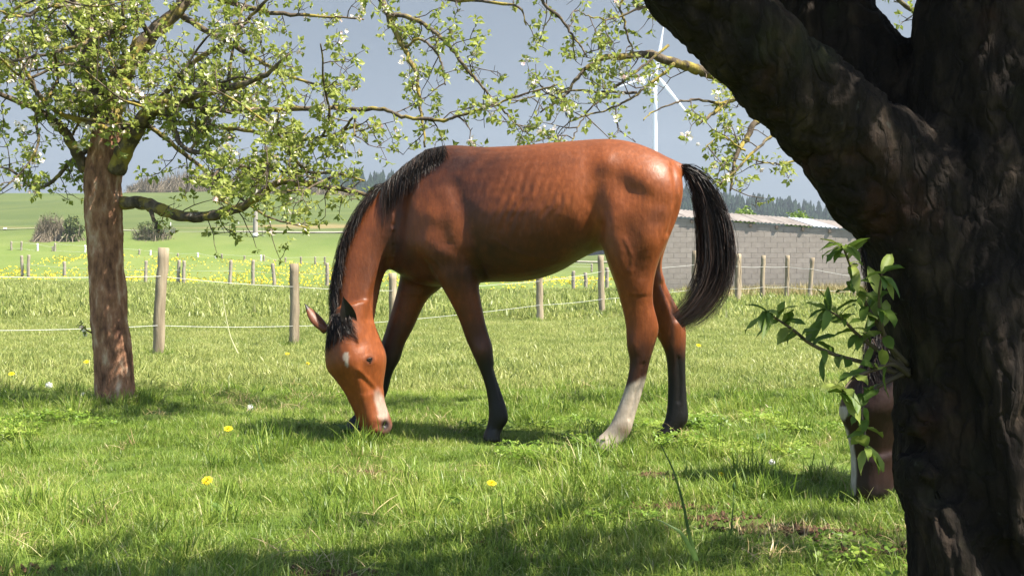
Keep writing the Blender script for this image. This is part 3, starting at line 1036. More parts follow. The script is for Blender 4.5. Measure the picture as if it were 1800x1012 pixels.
# corrugated sheets, eave overhanging the wall, each sheet a part
def sheet(wd, ln, amp, period):
    nx, ny = int(wd / period * 8), 8
    xs_ = np.linspace(0, wd, nx); ys_ = np.linspace(0, ln, ny)
    z = amp * np.cos(xs_ / period * 2 * np.pi)
    top = np.stack([np.repeat(xs_[None], ny, 0), np.repeat(ys_[:, None], nx, 1), np.repeat(z[None], ny, 0)], -1).reshape(-1, 3)
    bot = top - np.array([0, 0, 0.012])
    i = np.arange(ny - 1)[:, None]; j = np.arange(nx - 1)[None, :]
    f = np.stack([i * nx + j, i * nx + j + 1, (i + 1) * nx + j + 1, (i + 1) * nx + j], -1).reshape(-1, 4)
    n = len(top)
    e = np.array([(k + 1, k, n + k, n + k + 1) for k in range(nx - 1)])
    return np.vstack([top, bot]), np.vstack([f, f[:, ::-1] + n, e])
sv, sf = sheet(1.02, 4.6, 0.016, 0.17)
sheet_me = mesh_np('roof_sheet', sv, sf, roof_mat, False)
sheet_new = mesh_np('roof_sheet', sv, sf, roof_new_mat, False)
slope = (2.92 - 3.36) / (12.65 - 6.49)
for k in range(11):
    x = X0 - 0.3 + k * 0.985
    z = shed_top(x) + 0.06
    me = sheet_new if k in (7,) else sheet_me
    o = obj('roof_sheet', me, shed, (x - so[0], -0.09 + rngb.uniform(-.02, .02), z - so[2] + 0.003 * (k % 2)))
    o.rotation_euler = (math.atan(0.135), -math.atan(slope), 0)
g = Geo()
for px in (1216, 1319, 1365, 1411, 1458, 1500):
    x = (px - 900) * SH_Y / F
    g2 = Geo(); zt = shed_top(x)
    g2.box((x - .05, SH_Y - .07, zt - .14), (x + .05, SH_Y + .0, zt - .01))
    obj('rafter_end', g2.mesh('rafter_end', timber_mat, False, so), shed)

# ------------------------------------------------------------------ fences
post_mat = simple_mat('weathered_post', (0.13, 0.10, 0.066), (0.36, 0.295, 0.205), 11, 0.85, 0.9, 0.012, stretch=(1, 1, 0.12), bscale=30)
greypost_mat = simple_mat('grey_post', (0.17, 0.145, 0.115), (0.30, 0.26, 0.21), 9, 0.9, 0.5, 0.006, stretch=(1, 1, 0.15))
whitepost_mat = simple_mat('white_post', (0.60, 0.59, 0.55), (0.74, 0.73, 0.70), 9, 0.8, 0.2, 0.003)
wire_mat = simple_mat('white_electric_wire', (0.42, 0.43, 0.41), (0.58, 0.59, 0.57), 60, 0.5, 0.2, 0.001)

def post_geo(base, top, r, rng, sides=12):
    g = Geo()
    n = 14
    P = np.array([np.asarray(base) * (1 - u) + np.asarray(top) * u for u in np.linspace(0, 1, n)])
    P[1:-1] += rng.normal(0, r * 0.05, (n - 2, 3)) + np.outer(np.sin(np.linspace(0, 3.1, n - 2)), rng.normal(0, r * .12, 3) * np.array([1, 1, 0]))
    R = r * (1.04 - 0.08 * np.linspace(0, 1, n)) * (1 + rng.normal(0, .035, n))
    P = np.vstack([P, P[-1] + (P[-1] - P[-2]) * 0.04]); R = np.append(R, R[-1] * 0.78)
    g.tube(P, R, sides)
    return g

def fence(name, label, posts, Hs, rad, pmat, wires, cat='fence', wire_r=0.004, sag=0.015, rng=None, sides=12):
    """posts: (base px, base py, top px, top py, Y)"""
    rng = rng or np.random.default_rng(4)
    b0 = W(posts[0][0], posts[0][1], posts[0][4])
    root = thing(name, label, cat, tuple(b0))
    pts = []
    for k, p in enumerate(posts):
        base, top = W(p[0], p[1], p[4]), W(p[2], p[3], p[4])
        ax = (top - base)
        m = p[5] if len(p) > 5 else pmat
        r = rad if len(p) < 7 else p[6]
        obj('post', post_geo(base - ax * 0.18, top, r, rng, sides).mesh('post', m, off=b0), root)
        pts.append((base, ax, r))
    for hfrac in wires:
        for (a, ua, ra), (b, ub, rb) in zip(pts[:-1], pts[1:]):
            A = a + ua * hfrac + np.array([0, -ra - wire_r, 0]); B = b + ub * hfrac + np.array([0, -rb - wire_r, 0])
            u = np.linspace(0, 1, 9)[:, None]
            P = A * (1 - u) + B * u
            P[:, 2] -= sag * 4 * (u * (1 - u))[:, 0]
            g = Geo(); g.tube(P, wire_r, 4)
            obj('wire', g.mesh('wire', wire_mat, off=b0), root)
    return root

fence('fence', 'near wire fence with thick round wooden posts behind the horse',
      [(-60, 642, -58, 430, 11.2), (279, 627, 288, 436, 12.5), (516, 617, 517, 464, 14.6), (692, 598, 690, 480, 17.2), (949, 563, 948, 470, 20.5), (1059, 557, 1056, 449, 22.0), (1219, 536, 1221, 441, 25.0), (1296, 532, 1297, 446, 27.5)],
      1.2, 0.062, post_mat, (0.29, 0.74), wire_r=0.0028)
fence('fence', 'short wire fence of slim posts close in front of the grey block shed',
      [(1298, 531, 1299, 447, 28.6), (1340, 526, 1342, 449, 30.5), (1382, 526, 1384, 449, 31.2), (1423, 529, 1428, 453, 31.0), (1500, 530, 1501, 470, 31.5), (1580, 532, 1580, 470, 32)],
      1.2, 0.062, post_mat, (0.28, 0.74), wire_r=0.004)
rf = np.random.default_rng(8)
def rowpx(rows, Yf, jit=0.0):
    out = []
    for r in rows:
        x, y0, y1 = r[:3]
        dx = r[3] if len(r) > 3 else 0
        Y = Yf(x)
        e = list((x, y1, x + dx, y0, Y))
        if len(r) > 4: e += [r[4]]
        out.append(tuple(e))
    return out
fence('fence', 'row of old wooden posts along the front edge of the yellow dandelion field',
      rowpx([(39, 449, 480, -1), (50, 448, 481, 1), (113, 460, 481), (256, 458, 491, 1), (313, 457, 493, 2), (323, 458, 493, 1), (404, 457, 495, 2), (445, 457, 496), (482, 463, 497, -3), (575, 462, 500), (1008, 476, 505), (1029, 479, 506), (1067, 470, 511)], lambda x: 72 - 10 * min(x, 600) / 600),
      1.1, 0.10, greypost_mat, (0.5,), wire_r=0.006, sides=8)
fence('fence', 'row of pale leaning stakes along the back edge of the dandelion field',
      rowpx([(20, 424, 452), (38, 424, 452), (66, 428, 457, 0, whitepost_mat), (93, 433, 457), (97, 427, 457, 0), (150, 431, 458, 0, whitepost_mat), (245, 438, 461), (264, 440, 462, 1, whitepost_mat), (313, 445, 466), (347, 444, 466, 1, whitepost_mat), (383, 450, 467, -4, whitepost_mat), (390, 446, 467), (430, 449, 467), (459, 448, 469, 0, whitepost_mat), (464, 448, 469), (483, 456, 471), (502, 452, 470), (529, 451, 474), (554, 451, 470), (571, 451, 470), (1040, 463, 476)], lambda x: 97 - 4 * min(x, 600) / 600),
      1.1, 0.085, greypost_mat, (0.55, 0.95), wire_r=0.006, sides=7)
fence('fence', 'thin dark metal stakes of the fence beside the pale track',
      rowpx([(321, 417, 433), (338, 416, 433), (408, 413, 431), (434, 406, 421), (511, 419, 433), (559, 417, 434), (640, 418, 434)], lambda x: 112.0),
      1.0, 0.05, timber_mat, (0.8,), wire_r=0.01, sides=6)
fence('fence', 'white plastic stakes and tape on the green slope above the track',
      rowpx([(300, 391, 405), (392, 390, 404), (419.5, 388, 403), (475, 389, 405), (560, 391, 406)], lambda x: 150.0),
      1.0, 0.06, whitepost_mat, (0.75,), wire_r=0.006, sides=6)

# roadside marker, utility pole
b = W(9, 418, 122)
mk = thing('roadside_marker', 'white roadside marker post with a black band at the left edge', 'marker post', tuple(b))
black_mat = simple_mat('black_band', (0.02, 0.02, 0.02), (0.035, 0.035, 0.035), 5, 0.6, 0.1)
g = Geo(); g.box((-.16, -.10, -.3), (.16, .10, .62)); obj('shaft', g.mesh('shaft', whitepost_mat, False), mk)
g = Geo(); g.box((-.163, -.103, .62), (.163, .103, .86)); obj('band', g.mesh('band', black_mat, False), mk)
g = Geo(); g.box((-.16, -.10, .86), (.16, .10, 1.1)); obj('cap', g.mesh('cap', whitepost_mat, False), mk)
b = W(449, 428, 110)
up = thing('utility_pole', 'tall grey utility pole with a white band near its foot', 'utility pole', tuple(b))
pole_mat = simple_mat('pole_wood', (0.20, 0.18, 0.155), (0.30, 0.275, 0.24), 4, 0.9, 0.3, 0.01, stretch=(1, 1, .2))
g = Geo(); g.tube(np.array([(0, 0, -.5), (0, 0, 1.0), (0, 0, 4.5), (0, 0, 9.0)]), [.27, .24, .21, .17], 12); obj('shaft', g.mesh('shaft', pole_mat), up)
g = Geo(); g.tube(np.array([(0, 0, .62), (0, 0, .98)]), [.26, .26], 12); obj('band', g.mesh('band', whitepost_mat), up)
g = Geo(); g.box((-.9, -.06, 8.3), (.9, .06, 8.45)); obj('cross_arm', g.mesh('cross_arm', pole_mat, False), up)

# ------------------------------------------------------------------ wind turbine
turb_mat = simple_mat('turbine_white', (0.72, 0.74, 0.76), (0.78, 0.80, 0.82), 0.05, 0.45, 0.0)
TD = 760.0
hub = W(1152, 133, TD)
bz = ground_z(hub[0], TD) - 2
wt = thing('wind_turbine', 'white three-bladed wind turbine on the far hill beyond the horse', 'wind turbine', (hub[0], TD, bz))
toff = np.array([hub[0], TD, bz])
g = Geo(); zz = np.linspace(bz, hub[2] - 1.2, 10)
g.tube(np.stack([np.full(10, hub[0]), np.full(10, TD + 2.5), zz], -1), np.linspace(2.3, 1.35, 10), 24)
obj('tower', g.mesh('tower', turb_mat, off=toff), wt)
g = Geo()
P = np.array([(hub[0], TD - 1.5, hub[2]), (hub[0], TD - 1.0, hub[2]), (hub[0], TD + 2, hub[2] + .2), (hub[0], TD + 7, hub[2] + .3), (hub[0], TD + 8, hub[2] + .3)])
g.tube(P, [0.6, 1.6, 1.9, 1.6, .7], 14)
obj('nacelle', g.mesh('nacelle', turb_mat, off=toff), wt)
g = Geo()
P = np.array([(hub[0], TD - 4.0, hub[2]), (hub[0], TD - 3.4, hub[2]), (hub[0], TD - 2.2, hub[2]), (hub[0], TD - 1.2, hub[2])])
g.tube(P, [0.2, 1.0, 1.5, 1.5], 14)
obj('hub', g.mesh('hub', turb_mat, off=toff), wt)
for tip in ((1079, 156), (1220, 214), (1168, 36)):
    e_ = W(tip[0], tip[1], TD - 2)
    c_ = np.array([hub[0], TD - 2.2, hub[2]])
    ax = e_ - c_; L_ = np.linalg.norm(ax); ax /= L_
    sd = np.cross(ax, (0, 1, 0)); sd /= np.linalg.norm(sd)
    rings = []
    for u in np.linspace(0, 1, 16):
        w_ = np.interp(u, [0, .06, .2, .6, 1], [.75, .8, 1.5, .85, .12]); th_ = np.interp(u, [0, .06, .2, 1], [.75, .7, .4, .06])
        rings.append(ring_superellipse(c_ + ax * L_ * u, sd * w_, np.array([0, 1.0, 0]) * th_, 10))
    v_, f_, f3_ = loft(rings)
    g = Geo(); g.add(v_, f_, f3_)
    obj('blade', g.mesh('blade', turb_mat, off=toff), wt)

# ------------------------------------------------------------------ far woods
t = NT('conifer')
cf = t.ramp(t.attr('tint').outputs['Fac'], [(0, (0.007, 0.016, 0.010)), (1, (0.020, 0.036, 0.018))])
conifer_mat = t.surf(t.pbr(cf, 0.9, None, 0.05))
def conifer(g, x, y, z, h, r, rng):
    tiers = 7
    n = 7
    for k in range(tiers):
        u = k / tiers
        z0 = z + h * (0.08 + 0.92 * u); z1 = z + h * min(1, 0.08 + 0.92 * (u + 1.9 / tiers))
        rr = r * (1 - u) ** 0.85 * rng.uniform(.85, 1.15) + 0.12
        a = np.arange(n) / n * 2 * np.pi + rng.uniform(0, 6)
        ra = rr * rng.uniform(.65, 1.15, n)
        v = np.stack([x + ra * np.cos(a), y + ra * np.sin(a), np.full(n, z0) + rng.uniform(-.04, .04, n) * h], -1)
        v = np.vstack([v, (x + rng.normal(0, .1), y, z1)])
        g.add(v, None, [(i, (i + 1) % n, n) for i in range(n)], np.full(n + 1, rng.random()))
rc = np.random.default_rng(21)
g = Geo()
cnt = 0
for k in range(2300):
    Y = rc.uniform(430, 560)
    px = rc.uniform(420, 1560)
    if 420 < px < 520 and rc.random() < 0.6: continue
    ridge = np.interp(px, [420, 560, 640, 1200, 1290, 1380, 1440, 1560], [345, 304, 296, 322, 332, 343, 353, 372])
    # height of the wooded hill at this point (seen as a line of tree tops)
    h = rc.uniform(13, 20)
    u = (Y - 430) / 130.0
    row = ridge + (1 - u) * 50 + rc.normal(0, 3)
    top = W(px, row, Y)
    conifer(g, top[0], Y, top[2] - h, h, rc.uniform(2.8, 4.4), rc)
tag(obj('conifer_wood', g.mesh('conifer_wood', conifer_mat, False)), 'dark blue-green conifer wood covering the far hill', 'wood', kind='stuff')
# the wooded hill under the trees
hv, hf = [], []
hx = np.linspace(380, 1700, 60); hyv = np.linspace(400, 640, 12)
for b_, Y in enumerate(hyv):
    for px in hx:
        ridge = np.interp(px, [420, 560, 640, 1200, 1290, 1380, 1440, 1560], [345, 304, 296, 322, 332, 343, 353, 372])
        u = min(1, max(0, (Y - 430) / 130.0))
        p = W(px, ridge + (1 - u) * 50, Y)
        zg = min(p[2] - 14, 500)
        if Y < 425: zg = 15
        if Y > 600: zg = 15
        hv.append((p[0], Y, zg))
for b_ in range(len(hyv) - 1):
    for k in range(len(hx) - 1):
        q_ = b_ * 60 + k
        hf.append((q_, q_ + 1, q_ + 61, q_ + 60))
tag(obj('hill', mesh_np('hill', np.array(hv), np.array(hf), simple_mat('forest_floor', (0.015, 0.025, 0.012), (0.03, 0.04, 0.02), .05, .95, 0))), kind='structure')

# bare spring thicket on the skyline and in the hedge: fine upright twigs
t = NT('bare_twigs')
bt = t.ramp(t.attr('tint').outputs['Fac'], [(0, (0.13, 0.105, 0.07)), (0.5, (0.19, 0.155, 0.11)), (1, (0.25, 0.205, 0.15))])
baretwig_mat = t.surf(t.pbr(bt, 0.9, None, 0.1))
def twiggy(g, x, y, z, w, h, n, rng, wd=0.03):
    for k in range(n):
        a = rng.uniform(0, 2 * np.pi); r = w * rng.uniform(0, 1) ** .6
        p0 = np.array([x + 0.25 * r * math.cos(a), y + .25 * r * math.sin(a), z + rng.uniform(0, .5) * h])
        ln = h * rng.uniform(.25, .6)
        d = np.array([math.cos(a) * .5 * r / w + rng.normal(0, .25), math.sin(a) * .5 + rng.normal(0, .25), rng.uniform(.4, 1.1)])
        d /= np.linalg.norm(d)
        p0 += np.array([math.cos(a), math.sin(a), 0]) * r * .6
        p1 = p0 + d * ln * .6; p2 = p1 + (d + rng.normal(0, .35, 3)) * ln * .45
        env = 1 - (np.hypot(p2[0] - x, p2[1] - y) / (w * 1.25)) ** 2
        top = z + h * max(.15, math.sqrt(max(0, env)))
        for p in (p1, p2): p[2] = min(p[2], top + rng.normal(0, .04 * h))
        sd = np.array([wd, 0, 0])
        g.add(np.array([p0 - sd, p0 + sd, p1 + sd * .6, p1 - sd * .6, p2]), [(0, 1, 2, 3)], [(3, 2, 4)], np.full(5, rng.random()))
def leafy(g, x, y, z, w, h, n, size, rng):
    a = rng.uniform(0, 2 * np.pi, n); u = rng.uniform(-1, 1, n); r = rng.uniform(.45, 1, n) ** .5
    lump = 0.8 + 0.35 * np.sin(a * 3 + u * 4) * np.cos(a * 2 - u * 3)
    s = np.sqrt(1 - u * u)
    c = np.stack([x + w * r * lump * s * np.cos(a), y + w * r * lump * s * np.sin(a), z + h * .5 + h * .5 * u * r * lump], -1)
    d1 = rng.normal(size=(n, 3)); d1 /= np.linalg.norm(d1, axis=1)[:, None]
    d2 = np.cross(d1, rng.normal(size=(n, 3))); d2 /= np.linalg.norm(d2, axis=1)[:, None]
    sz = size * rng.uniform(.6, 1.3, n)[:, None]
    v = np.stack([c - d1 * sz, c + d2 * sz * .5, c + d1 * sz, c - d2 * sz * .5], 1).reshape(-1, 3)
    g.add(v, np.arange(n * 4).reshape(-1, 4), None, np.repeat(rng.random(n), 4))
bush_leaf = leaf_mat('bush_leaves', [(0, (0.06, 0.085, 0.025)), (.6, (0.11, 0.14, 0.04)), (1, (0.18, 0.20, 0.06))], .3)
rb = np.random.default_rng(31)
def bush(label, px0, px1, pytop, pybot, Y, bare, green, group=None):
    c = W((px0 + px1) / 2, pybot, Y)
    w = (px1 - px0) / 2 * Y / F; h = (pybot - pytop) * Y / F
    r_ = thing('bush', label, 'bush', tuple(c), group)
    if bare:
        g = Geo(); twiggy(g, 0, 0, -.1, w, h, bare, rb); obj('bare_twigs', g.mesh('bare_twigs', baretwig_mat, False), r_)
    if green:
        g = Geo(); leafy(g, 0, 0, 0, w * .85, h * .95, green, .13, rb); obj('foliage', g.mesh('foliage', bush_leaf, False), r_)
    g = Geo()
    for k in range(5):
        a = k * 1.3; g.tube(np.array([(0, 0, -.2), (.15 * math.cos(a) * w, .15 * math.sin(a) * w, h * .4), (.4 * math.cos(a) * w, .4 * math.sin(a) * w, h * .75)]), [.07, .05, .02], 5)
    obj('stem', g.mesh('stem', timber_mat), r_)
bush('bare brown bush left of the apple tree trunk in the far meadow', 62, 118, 364, 438, 104, 2200, 200)
bush('green leafing bush just left of the apple tree trunk', 106, 150, 374, 437, 103, 150, 2200)
bush('dark leafing bush just right of the apple tree trunk', 232, 304, 384, 434, 105, 500, 2200)
g = Geo()
rb2 = np.random.default_rng(41)
for k in range(90):
    px = rb2.uniform(225, 620)
    Y = rb2.uniform(236, 262)
    z = ground_z((px - 900) * Y / F, Y)
    hh = np.interp(px, [225, 280, 330, 420, 520, 620], [2.5, 5.5, 6, 6, 3.5, 3]) * rb2.uniform(.7, 1.2)
    twiggy(g, (px - 900) * Y / F, Y, z - .3, hh * .55, hh, 150, rb2, .05)
tag(obj('bare_thicket', g.mesh('bare_thicket', baretwig_mat, False)), 'bare brown thicket along the skyline of the slope', 'thicket', kind='stuff')

lime_leaf = leaf_mat('lime_leaves', [(0, (0.12, 0.20, 0.03)), (1, (0.24, 0.32, 0.06))], .35)
for px0, px1, y0, y1, lb in ((1288, 1334, 362, 400, 'small lime green tree showing over the left part of the shed roof'), (1376, 1434, 368, 410, 'small lime green tree showing over the right part of the shed roof')):
    Y = 66.0
    c = W((px0 + px1) / 2, y1, Y)
    gz = ground_z(c[0], Y)
    r_ = thing('young_tree', lb, 'tree', (c[0], Y, gz))
    w = (px1 - px0) / 2 * Y / F
    g = Geo(); leafy(g, 0, 0, c[2] - gz - .6, w, (y1 - y0) * Y / F + .6, 1500, .10, rb2); obj('crown', g.mesh('crown', lime_leaf, False), r_)
    g = Geo(); g.tube(np.array([(0, 0, -.2), (.05, 0, 1.5), (0, 0, c[2] - gz + .6)]), [.09, .07, .03], 7); obj('trunk', g.mesh('trunk', timber_mat), r_)

# ------------------------------------------------------------------ trees
def bark_material(name, dark, mid, light, lichen=0.0, moss=0.0, scale=1.0, strength=0.9, plates=0.0):
    t = NT(name)
    p = t.n('NewGeometry').outputs['Position']
    f1 = t.noise(16 * scale, 7, p, 0.62, stretch=(1, 1, 0.35))
    f2 = t.noise(60 * scale, 5, p, 0.6, stretch=(1, 1, 0.5))
    col = t.ramp(f1, [(0.32, dark), (0.52, mid), (0.70, light)])
    col = t.mix(t.math('MULTIPLY', f2, 0.5), col, dark)
    if lichen < 0:      # small grey lichen flecks only
        l2 = t.ramp(t.noise(34, 4, p), [(0.69, (0, 0, 0)), (0.72, (1, 1, 1))])
        col = t.mix(t.math('MULTIPLY', l2, 0.5), col, (0.05, 0.05, 0.042))
        l3 = t.ramp(t.noise(4.5, 4, p), [(0.60, (0, 0, 0)), (0.75, (1, 1, 1))])
        col = t.mix(t.math('MULTIPLY', l3, 0.45), col, (0.05, 0.019, 0.010))
    if lichen > 0:
        l = t.ramp(t.noise(9 * scale, 6, p), [(0.62 - lichen * .25, (0, 0, 0)), (0.70 - lichen * .2, (1, 1, 1))])
        col = t.mix(t.math('MULTIPLY', l, 0.75), col, (0.30, 0.24, 0.045))
        l2 = t.ramp(t.noise(26 * scale, 4, p), [(0.66, (0, 0, 0)), (0.70, (1, 1, 1))])
        col = t.mix(t.math('MULTIPLY', l2, 0.7), col, (0.30, 0.31, 0.26))
    if moss > 0:
        l = t.ramp(t.noise(3.5, 5, p), [(0.55, (0, 0, 0)), (0.72, (1, 1, 1))])
        col = t.mix(t.math('MULTIPLY', l, moss), col, (0.05, 0.06, 0.02))
    h = t.math('ADD', t.math('MULTIPLY', f1, 1.0), t.math('MULTIPLY', f2, 0.35))
    if plates > 0:
        wv = t.n('Mix', {0: 0.12}, data_type='VECTOR')
        t.put(wv.inputs[4], p); t.put(wv.inputs[5], t.n('TexNoise', {'Vector': p, 'Scale': 7.0, 'Detail': 3.0}).outputs['Color'])
        mp = t.n('Mapping', {'Vector': wv.outputs[1], 'Scale': (1, 1, 0.22)}).outputs[0]
        vd = t.n('TexVoronoi', {'Vector': mp, 'Scale': plates}, feature='DISTANCE_TO_EDGE').outputs['Distance']
        crack = t.n('MapRange', {'Value': vd, 'From Min': 0.0, 'From Max': 0.16}).outputs[0]
        col = t.mix(t.math('MULTIPLY', t.math('SUBTRACT', 1.0, crack), 0.5), col, dark)
        h = t.math('ADD', h, t.math('MULTIPLY', crack, 0.28))
    return t.surf(t.pbr(col, 0.9, t.bump(h, strength, 0.02), 0.15))
trunk_bark = bark_material('apple_bark', (0.060, 0.030, 0.020), (0.30, 0.155, 0.090), (0.56, 0.42, 0.30))
limb_bark = bark_material('lichen_bark', (0.04, 0.032, 0.024), (0.11, 0.085, 0.06), (0.22, 0.18, 0.13), lichen=0.55)
twig_mat = simple_mat('twig_bark', (0.045, 0.033, 0.026), (0.12, 0.092, 0.068), 30, 0.85, 0.3, 0.002)
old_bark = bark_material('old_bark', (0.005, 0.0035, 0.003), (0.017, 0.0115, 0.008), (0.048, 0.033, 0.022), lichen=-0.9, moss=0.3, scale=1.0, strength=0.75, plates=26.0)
apple_leaf = leaf_mat('apple_leaves', [(0, (0.17, 0.22, 0.035)), (.5, (0.28, 0.33, 0.065)), (1, (0.40, 0.42, 0.12))], .48, rough=.4, nmix=.1)
plum_leaf = leaf_mat('plum_leaves', [(0, (0.035, 0.085, 0.018)), (.6, (0.065, 0.14, 0.025)), (1, (0.14, 0.22, 0.04))], .35, rough=.4, nmix=.1)
t = NT('apple_blossom')
bc = t.ramp(t.attr('tint').outputs['Fac'], [(0, (0.80, 0.74, 0.66)), (.7, (0.84, 0.78, 0.72)), (1, (0.80, 0.52, 0.50))])
blossom_mat = t.surf(t.n('MixShader', {0: .3, 1: t.pbr(bc, .6, None, .2), 2: t.n('BsdfTranslucent', {'Color': bc}).outputs[0]}).outputs[0])

def rosette_leaves(C, D, rng, size, per=(4, 6)):
    """leaf clusters at points C with axis D -> verts, faces, tint"""
    V, Fc, Tn = [], [], []
    n = 0
    for c, d in zip(C, D):
        k = rng.integers(per[0], per[1] + 1)
        d = d / (np.linalg.norm(d) + 1e-9)
        ref = np.cross(d, rng.normal(size=3)); ref /= np.linalg.norm(ref) + 1e-9
        oth = np.cross(d, ref)
        tb = rng.random()
        for q in range(k):
            a = q / k * 2 * np.pi + rng.uniform(-.4, .4)
            out = ref * math.cos(a) + oth * math.sin(a)
            ax = out * rng.uniform(.5, 1.0) + d * rng.uniform(.2, .9) + np.array([0, 0, rng.uniform(-.5, .15)])
            ax /= np.linalg.norm(ax)
            L = size * rng.uniform(.6, 1.25); w = L * rng.uniform(.24, .34)
            sd = np.cross(ax, d + rng.normal(0, .4, 3)); sd /= np.linalg.norm(sd) + 1e-9
            nn = np.cross(sd, ax)
            b = c + d * rng.uniform(-.2, .4) * size
            s0 = b + ax * L * .15
            tip = b + ax * L - nn * L * .15
            V += [s0, b + ax * L * .55 + sd * w + nn * w * .35, b + ax * L * .52, b + ax * L * .55 - sd * w + nn * w * .35, tip]
            Fc += [(n, n + 1, n + 2), (n, n + 2, n + 3), (n + 1, n + 4, n + 2), (n + 2, n + 4, n + 3)]
            tt = np.clip(tb * .5 + rng.random() * .5, 0, 1)
            Tn += [tt] * 5
            n += 5
    return np.array(V), np.array(Fc), np.array(Tn)

def blossoms(C, D, rng, size):
    V, Fc, Tn = [], [], []
    n = 0
    for c, d in zip(C, D):
        d = d / (np.linalg.norm(d) + 1e-9)
        for q in range(rng.integers(3, 7)):
            fc = c + rng.normal(0, .016, 3) + d * .015
            fd = d + rng.normal(0, .7, 3); fd /= np.linalg.norm(fd)
            ref = np.cross(fd, rng.normal(size=3)); ref /= np.linalg.norm(ref) + 1e-9
            oth = np.cross(fd, ref)
            r = size * rng.uniform(.6, 1.1)
            cup = rng.uniform(.1, .7)
            tt = rng.random()
            for p in range(5):
                a0 = p / 5 * 2 * np.pi
                def pt(rr, a): return fc + (ref * math.cos(a) + oth * math.sin(a)) * r * rr + fd * r * cup * rr
                V += [fc, pt(.8, a0 - .5), pt(1.0, a0), pt(.8, a0 + .5)]
                Fc += [(n, n + 1, n + 2), (n, n + 2, n + 3)]
                Tn += [tt] * 4
                n += 4
    return np.array(V), np.array(Fc), np.array(Tn)

class Crown:
    def __init__(self, rng):
        self.rng = rng
        self.tw = Geo()
        self.C, self.D = [], []
    def twig(self, p, d, L, r, spur=True, droop=0.0, depth=0):
        rng = self.rng
        k = 5
        pts = [p.copy()]
        d = d / np.linalg.norm(d)
        for q in range(k - 1):
            d = d + rng.normal(0, .22, 3) + np.array([0, 0, -droop])
            d /= np.linalg.norm(d)
            p = p + d * L / (k - 1)
            pts.append(p.copy())
        pts = np.array(pts)
        self.tw.tube(pts, np.linspace(r, r * .45, k), 4, cap=False)
        self.C.append(pts[-1]); self.D.append(d)
        if spur:
            for q in range(1, k):
                if rng.random() < (.75 if depth < 2 else .5):
                    s = rng.normal(size=3); s = s - d * np.dot(s, d) * .5
                    s /= np.linalg.norm(s)
                    s = s + np.array([0, 0, .35])
                    if depth < 1 and rng.random() < .55:
                        self.twig(pts[q], s + d * .5, L * rng.uniform(.35, .6), r * .7, True, droop, depth + 1)
                    else:
                        l = rng.uniform(.015, .06)
                        e = pts[q] + s * l
                        self.tw.tube(np.array([pts[q], pts[q] + s * l * .6, e]), [r * .6, r * .55, r * .5], 3, cap=False)
                        self.C.append(e); self.D.append(s)
    def along(self, P, step, L, r, droop=0.0, start=0.15, bias=(0, 0, 0)):
        rng = self.rng
        seg = np.linalg.norm(np.diff(P, axis=0), axis=1)
        cum = np.concatenate([[0], np.cumsum(seg)])
        s = cum[-1] * start
        T, _, _ = frames(P)
        while s < cum[-1]:
            k = min(len(P) - 2, np.searchsorted(cum, s) - 1)
            k = max(k, 0)
            u = (s - cum[k]) / (seg[k] + 1e-9)
            p = P[k] * (1 - u) + P[k + 1] * u
            d = rng.normal(size=3); d -= T[k] * np.dot(d, T[k]); d /= np.linalg.norm(d)
            d = d + T[k] * rng.uniform(.1, .9) + np.array(bias)
            if rng.random() < .8:
                self.twig(p, d, rng.uniform(*L), r, True, droop)
            else:
                self.C.append(p + d * .02); self.D.append(d)
            s += step * rng.uniform(.6, 1.4)
    def finish(self, root, off, leaf_size, leaf_m, blossom_frac, per=(4, 6), keep=1.0):
        rng = self.rng
        obj('twigs', self.tw.mesh('twigs', twig_mat, True, off), root)['kind'] = 'stuff'
        C, D = np.array(self.C), np.array(self.D)
        if keep < 1:
            m = rng.random(len(C)) < keep
            C, D = C[m], D[m]
        V, f, tn = rosette_leaves(C, D, rng, leaf_size, per)
        me = mesh_np('foliage', V - off, f, leaf_m, False); set_col(me, tn)
        obj('foliage', me, root)['kind'] = 'stuff'
        if blossom_frac > 0:
            cl = fbm(C * 2.2, 77, 2)
            m = rng.random(len(C)) < blossom_frac * (0.3 + 2.2 * np.clip(cl - .25, 0, 1))
            V, f, tn = blossoms(C[m], D[m], rng, .018)
            me = mesh_np('blossom', V - off, f, blossom_mat, False); set_col(me, tn)
            obj('blossom', me, root)['kind'] = 'stuff'

def bumpy_tube(P, R, sides, amp, seed, fscale=(9, 9, 3.5), ridge=0.0):
    g = Geo(); g.tube(P, R, sides)
    v = np.vstack(g.v)
    ctr = np.repeat(np.asarray(P), sides, axis=0)
    k = len(ctr)
    d = v[:k] - ctr
    l = np.linalg.norm(d, axis=1)[:, None] + 1e-9
    nz = (fbm(v[:k] * np.array(fscale), seed, 5) - .47) * 2
    nz2 = (fbm(v[:k] * np.array(fscale) * 3.7, seed + 3, 3) - .44) * 2
    v[:k] += d / l * ((nz + .45 * nz2) * amp)[:, None]
    g.v = [v]
    return g

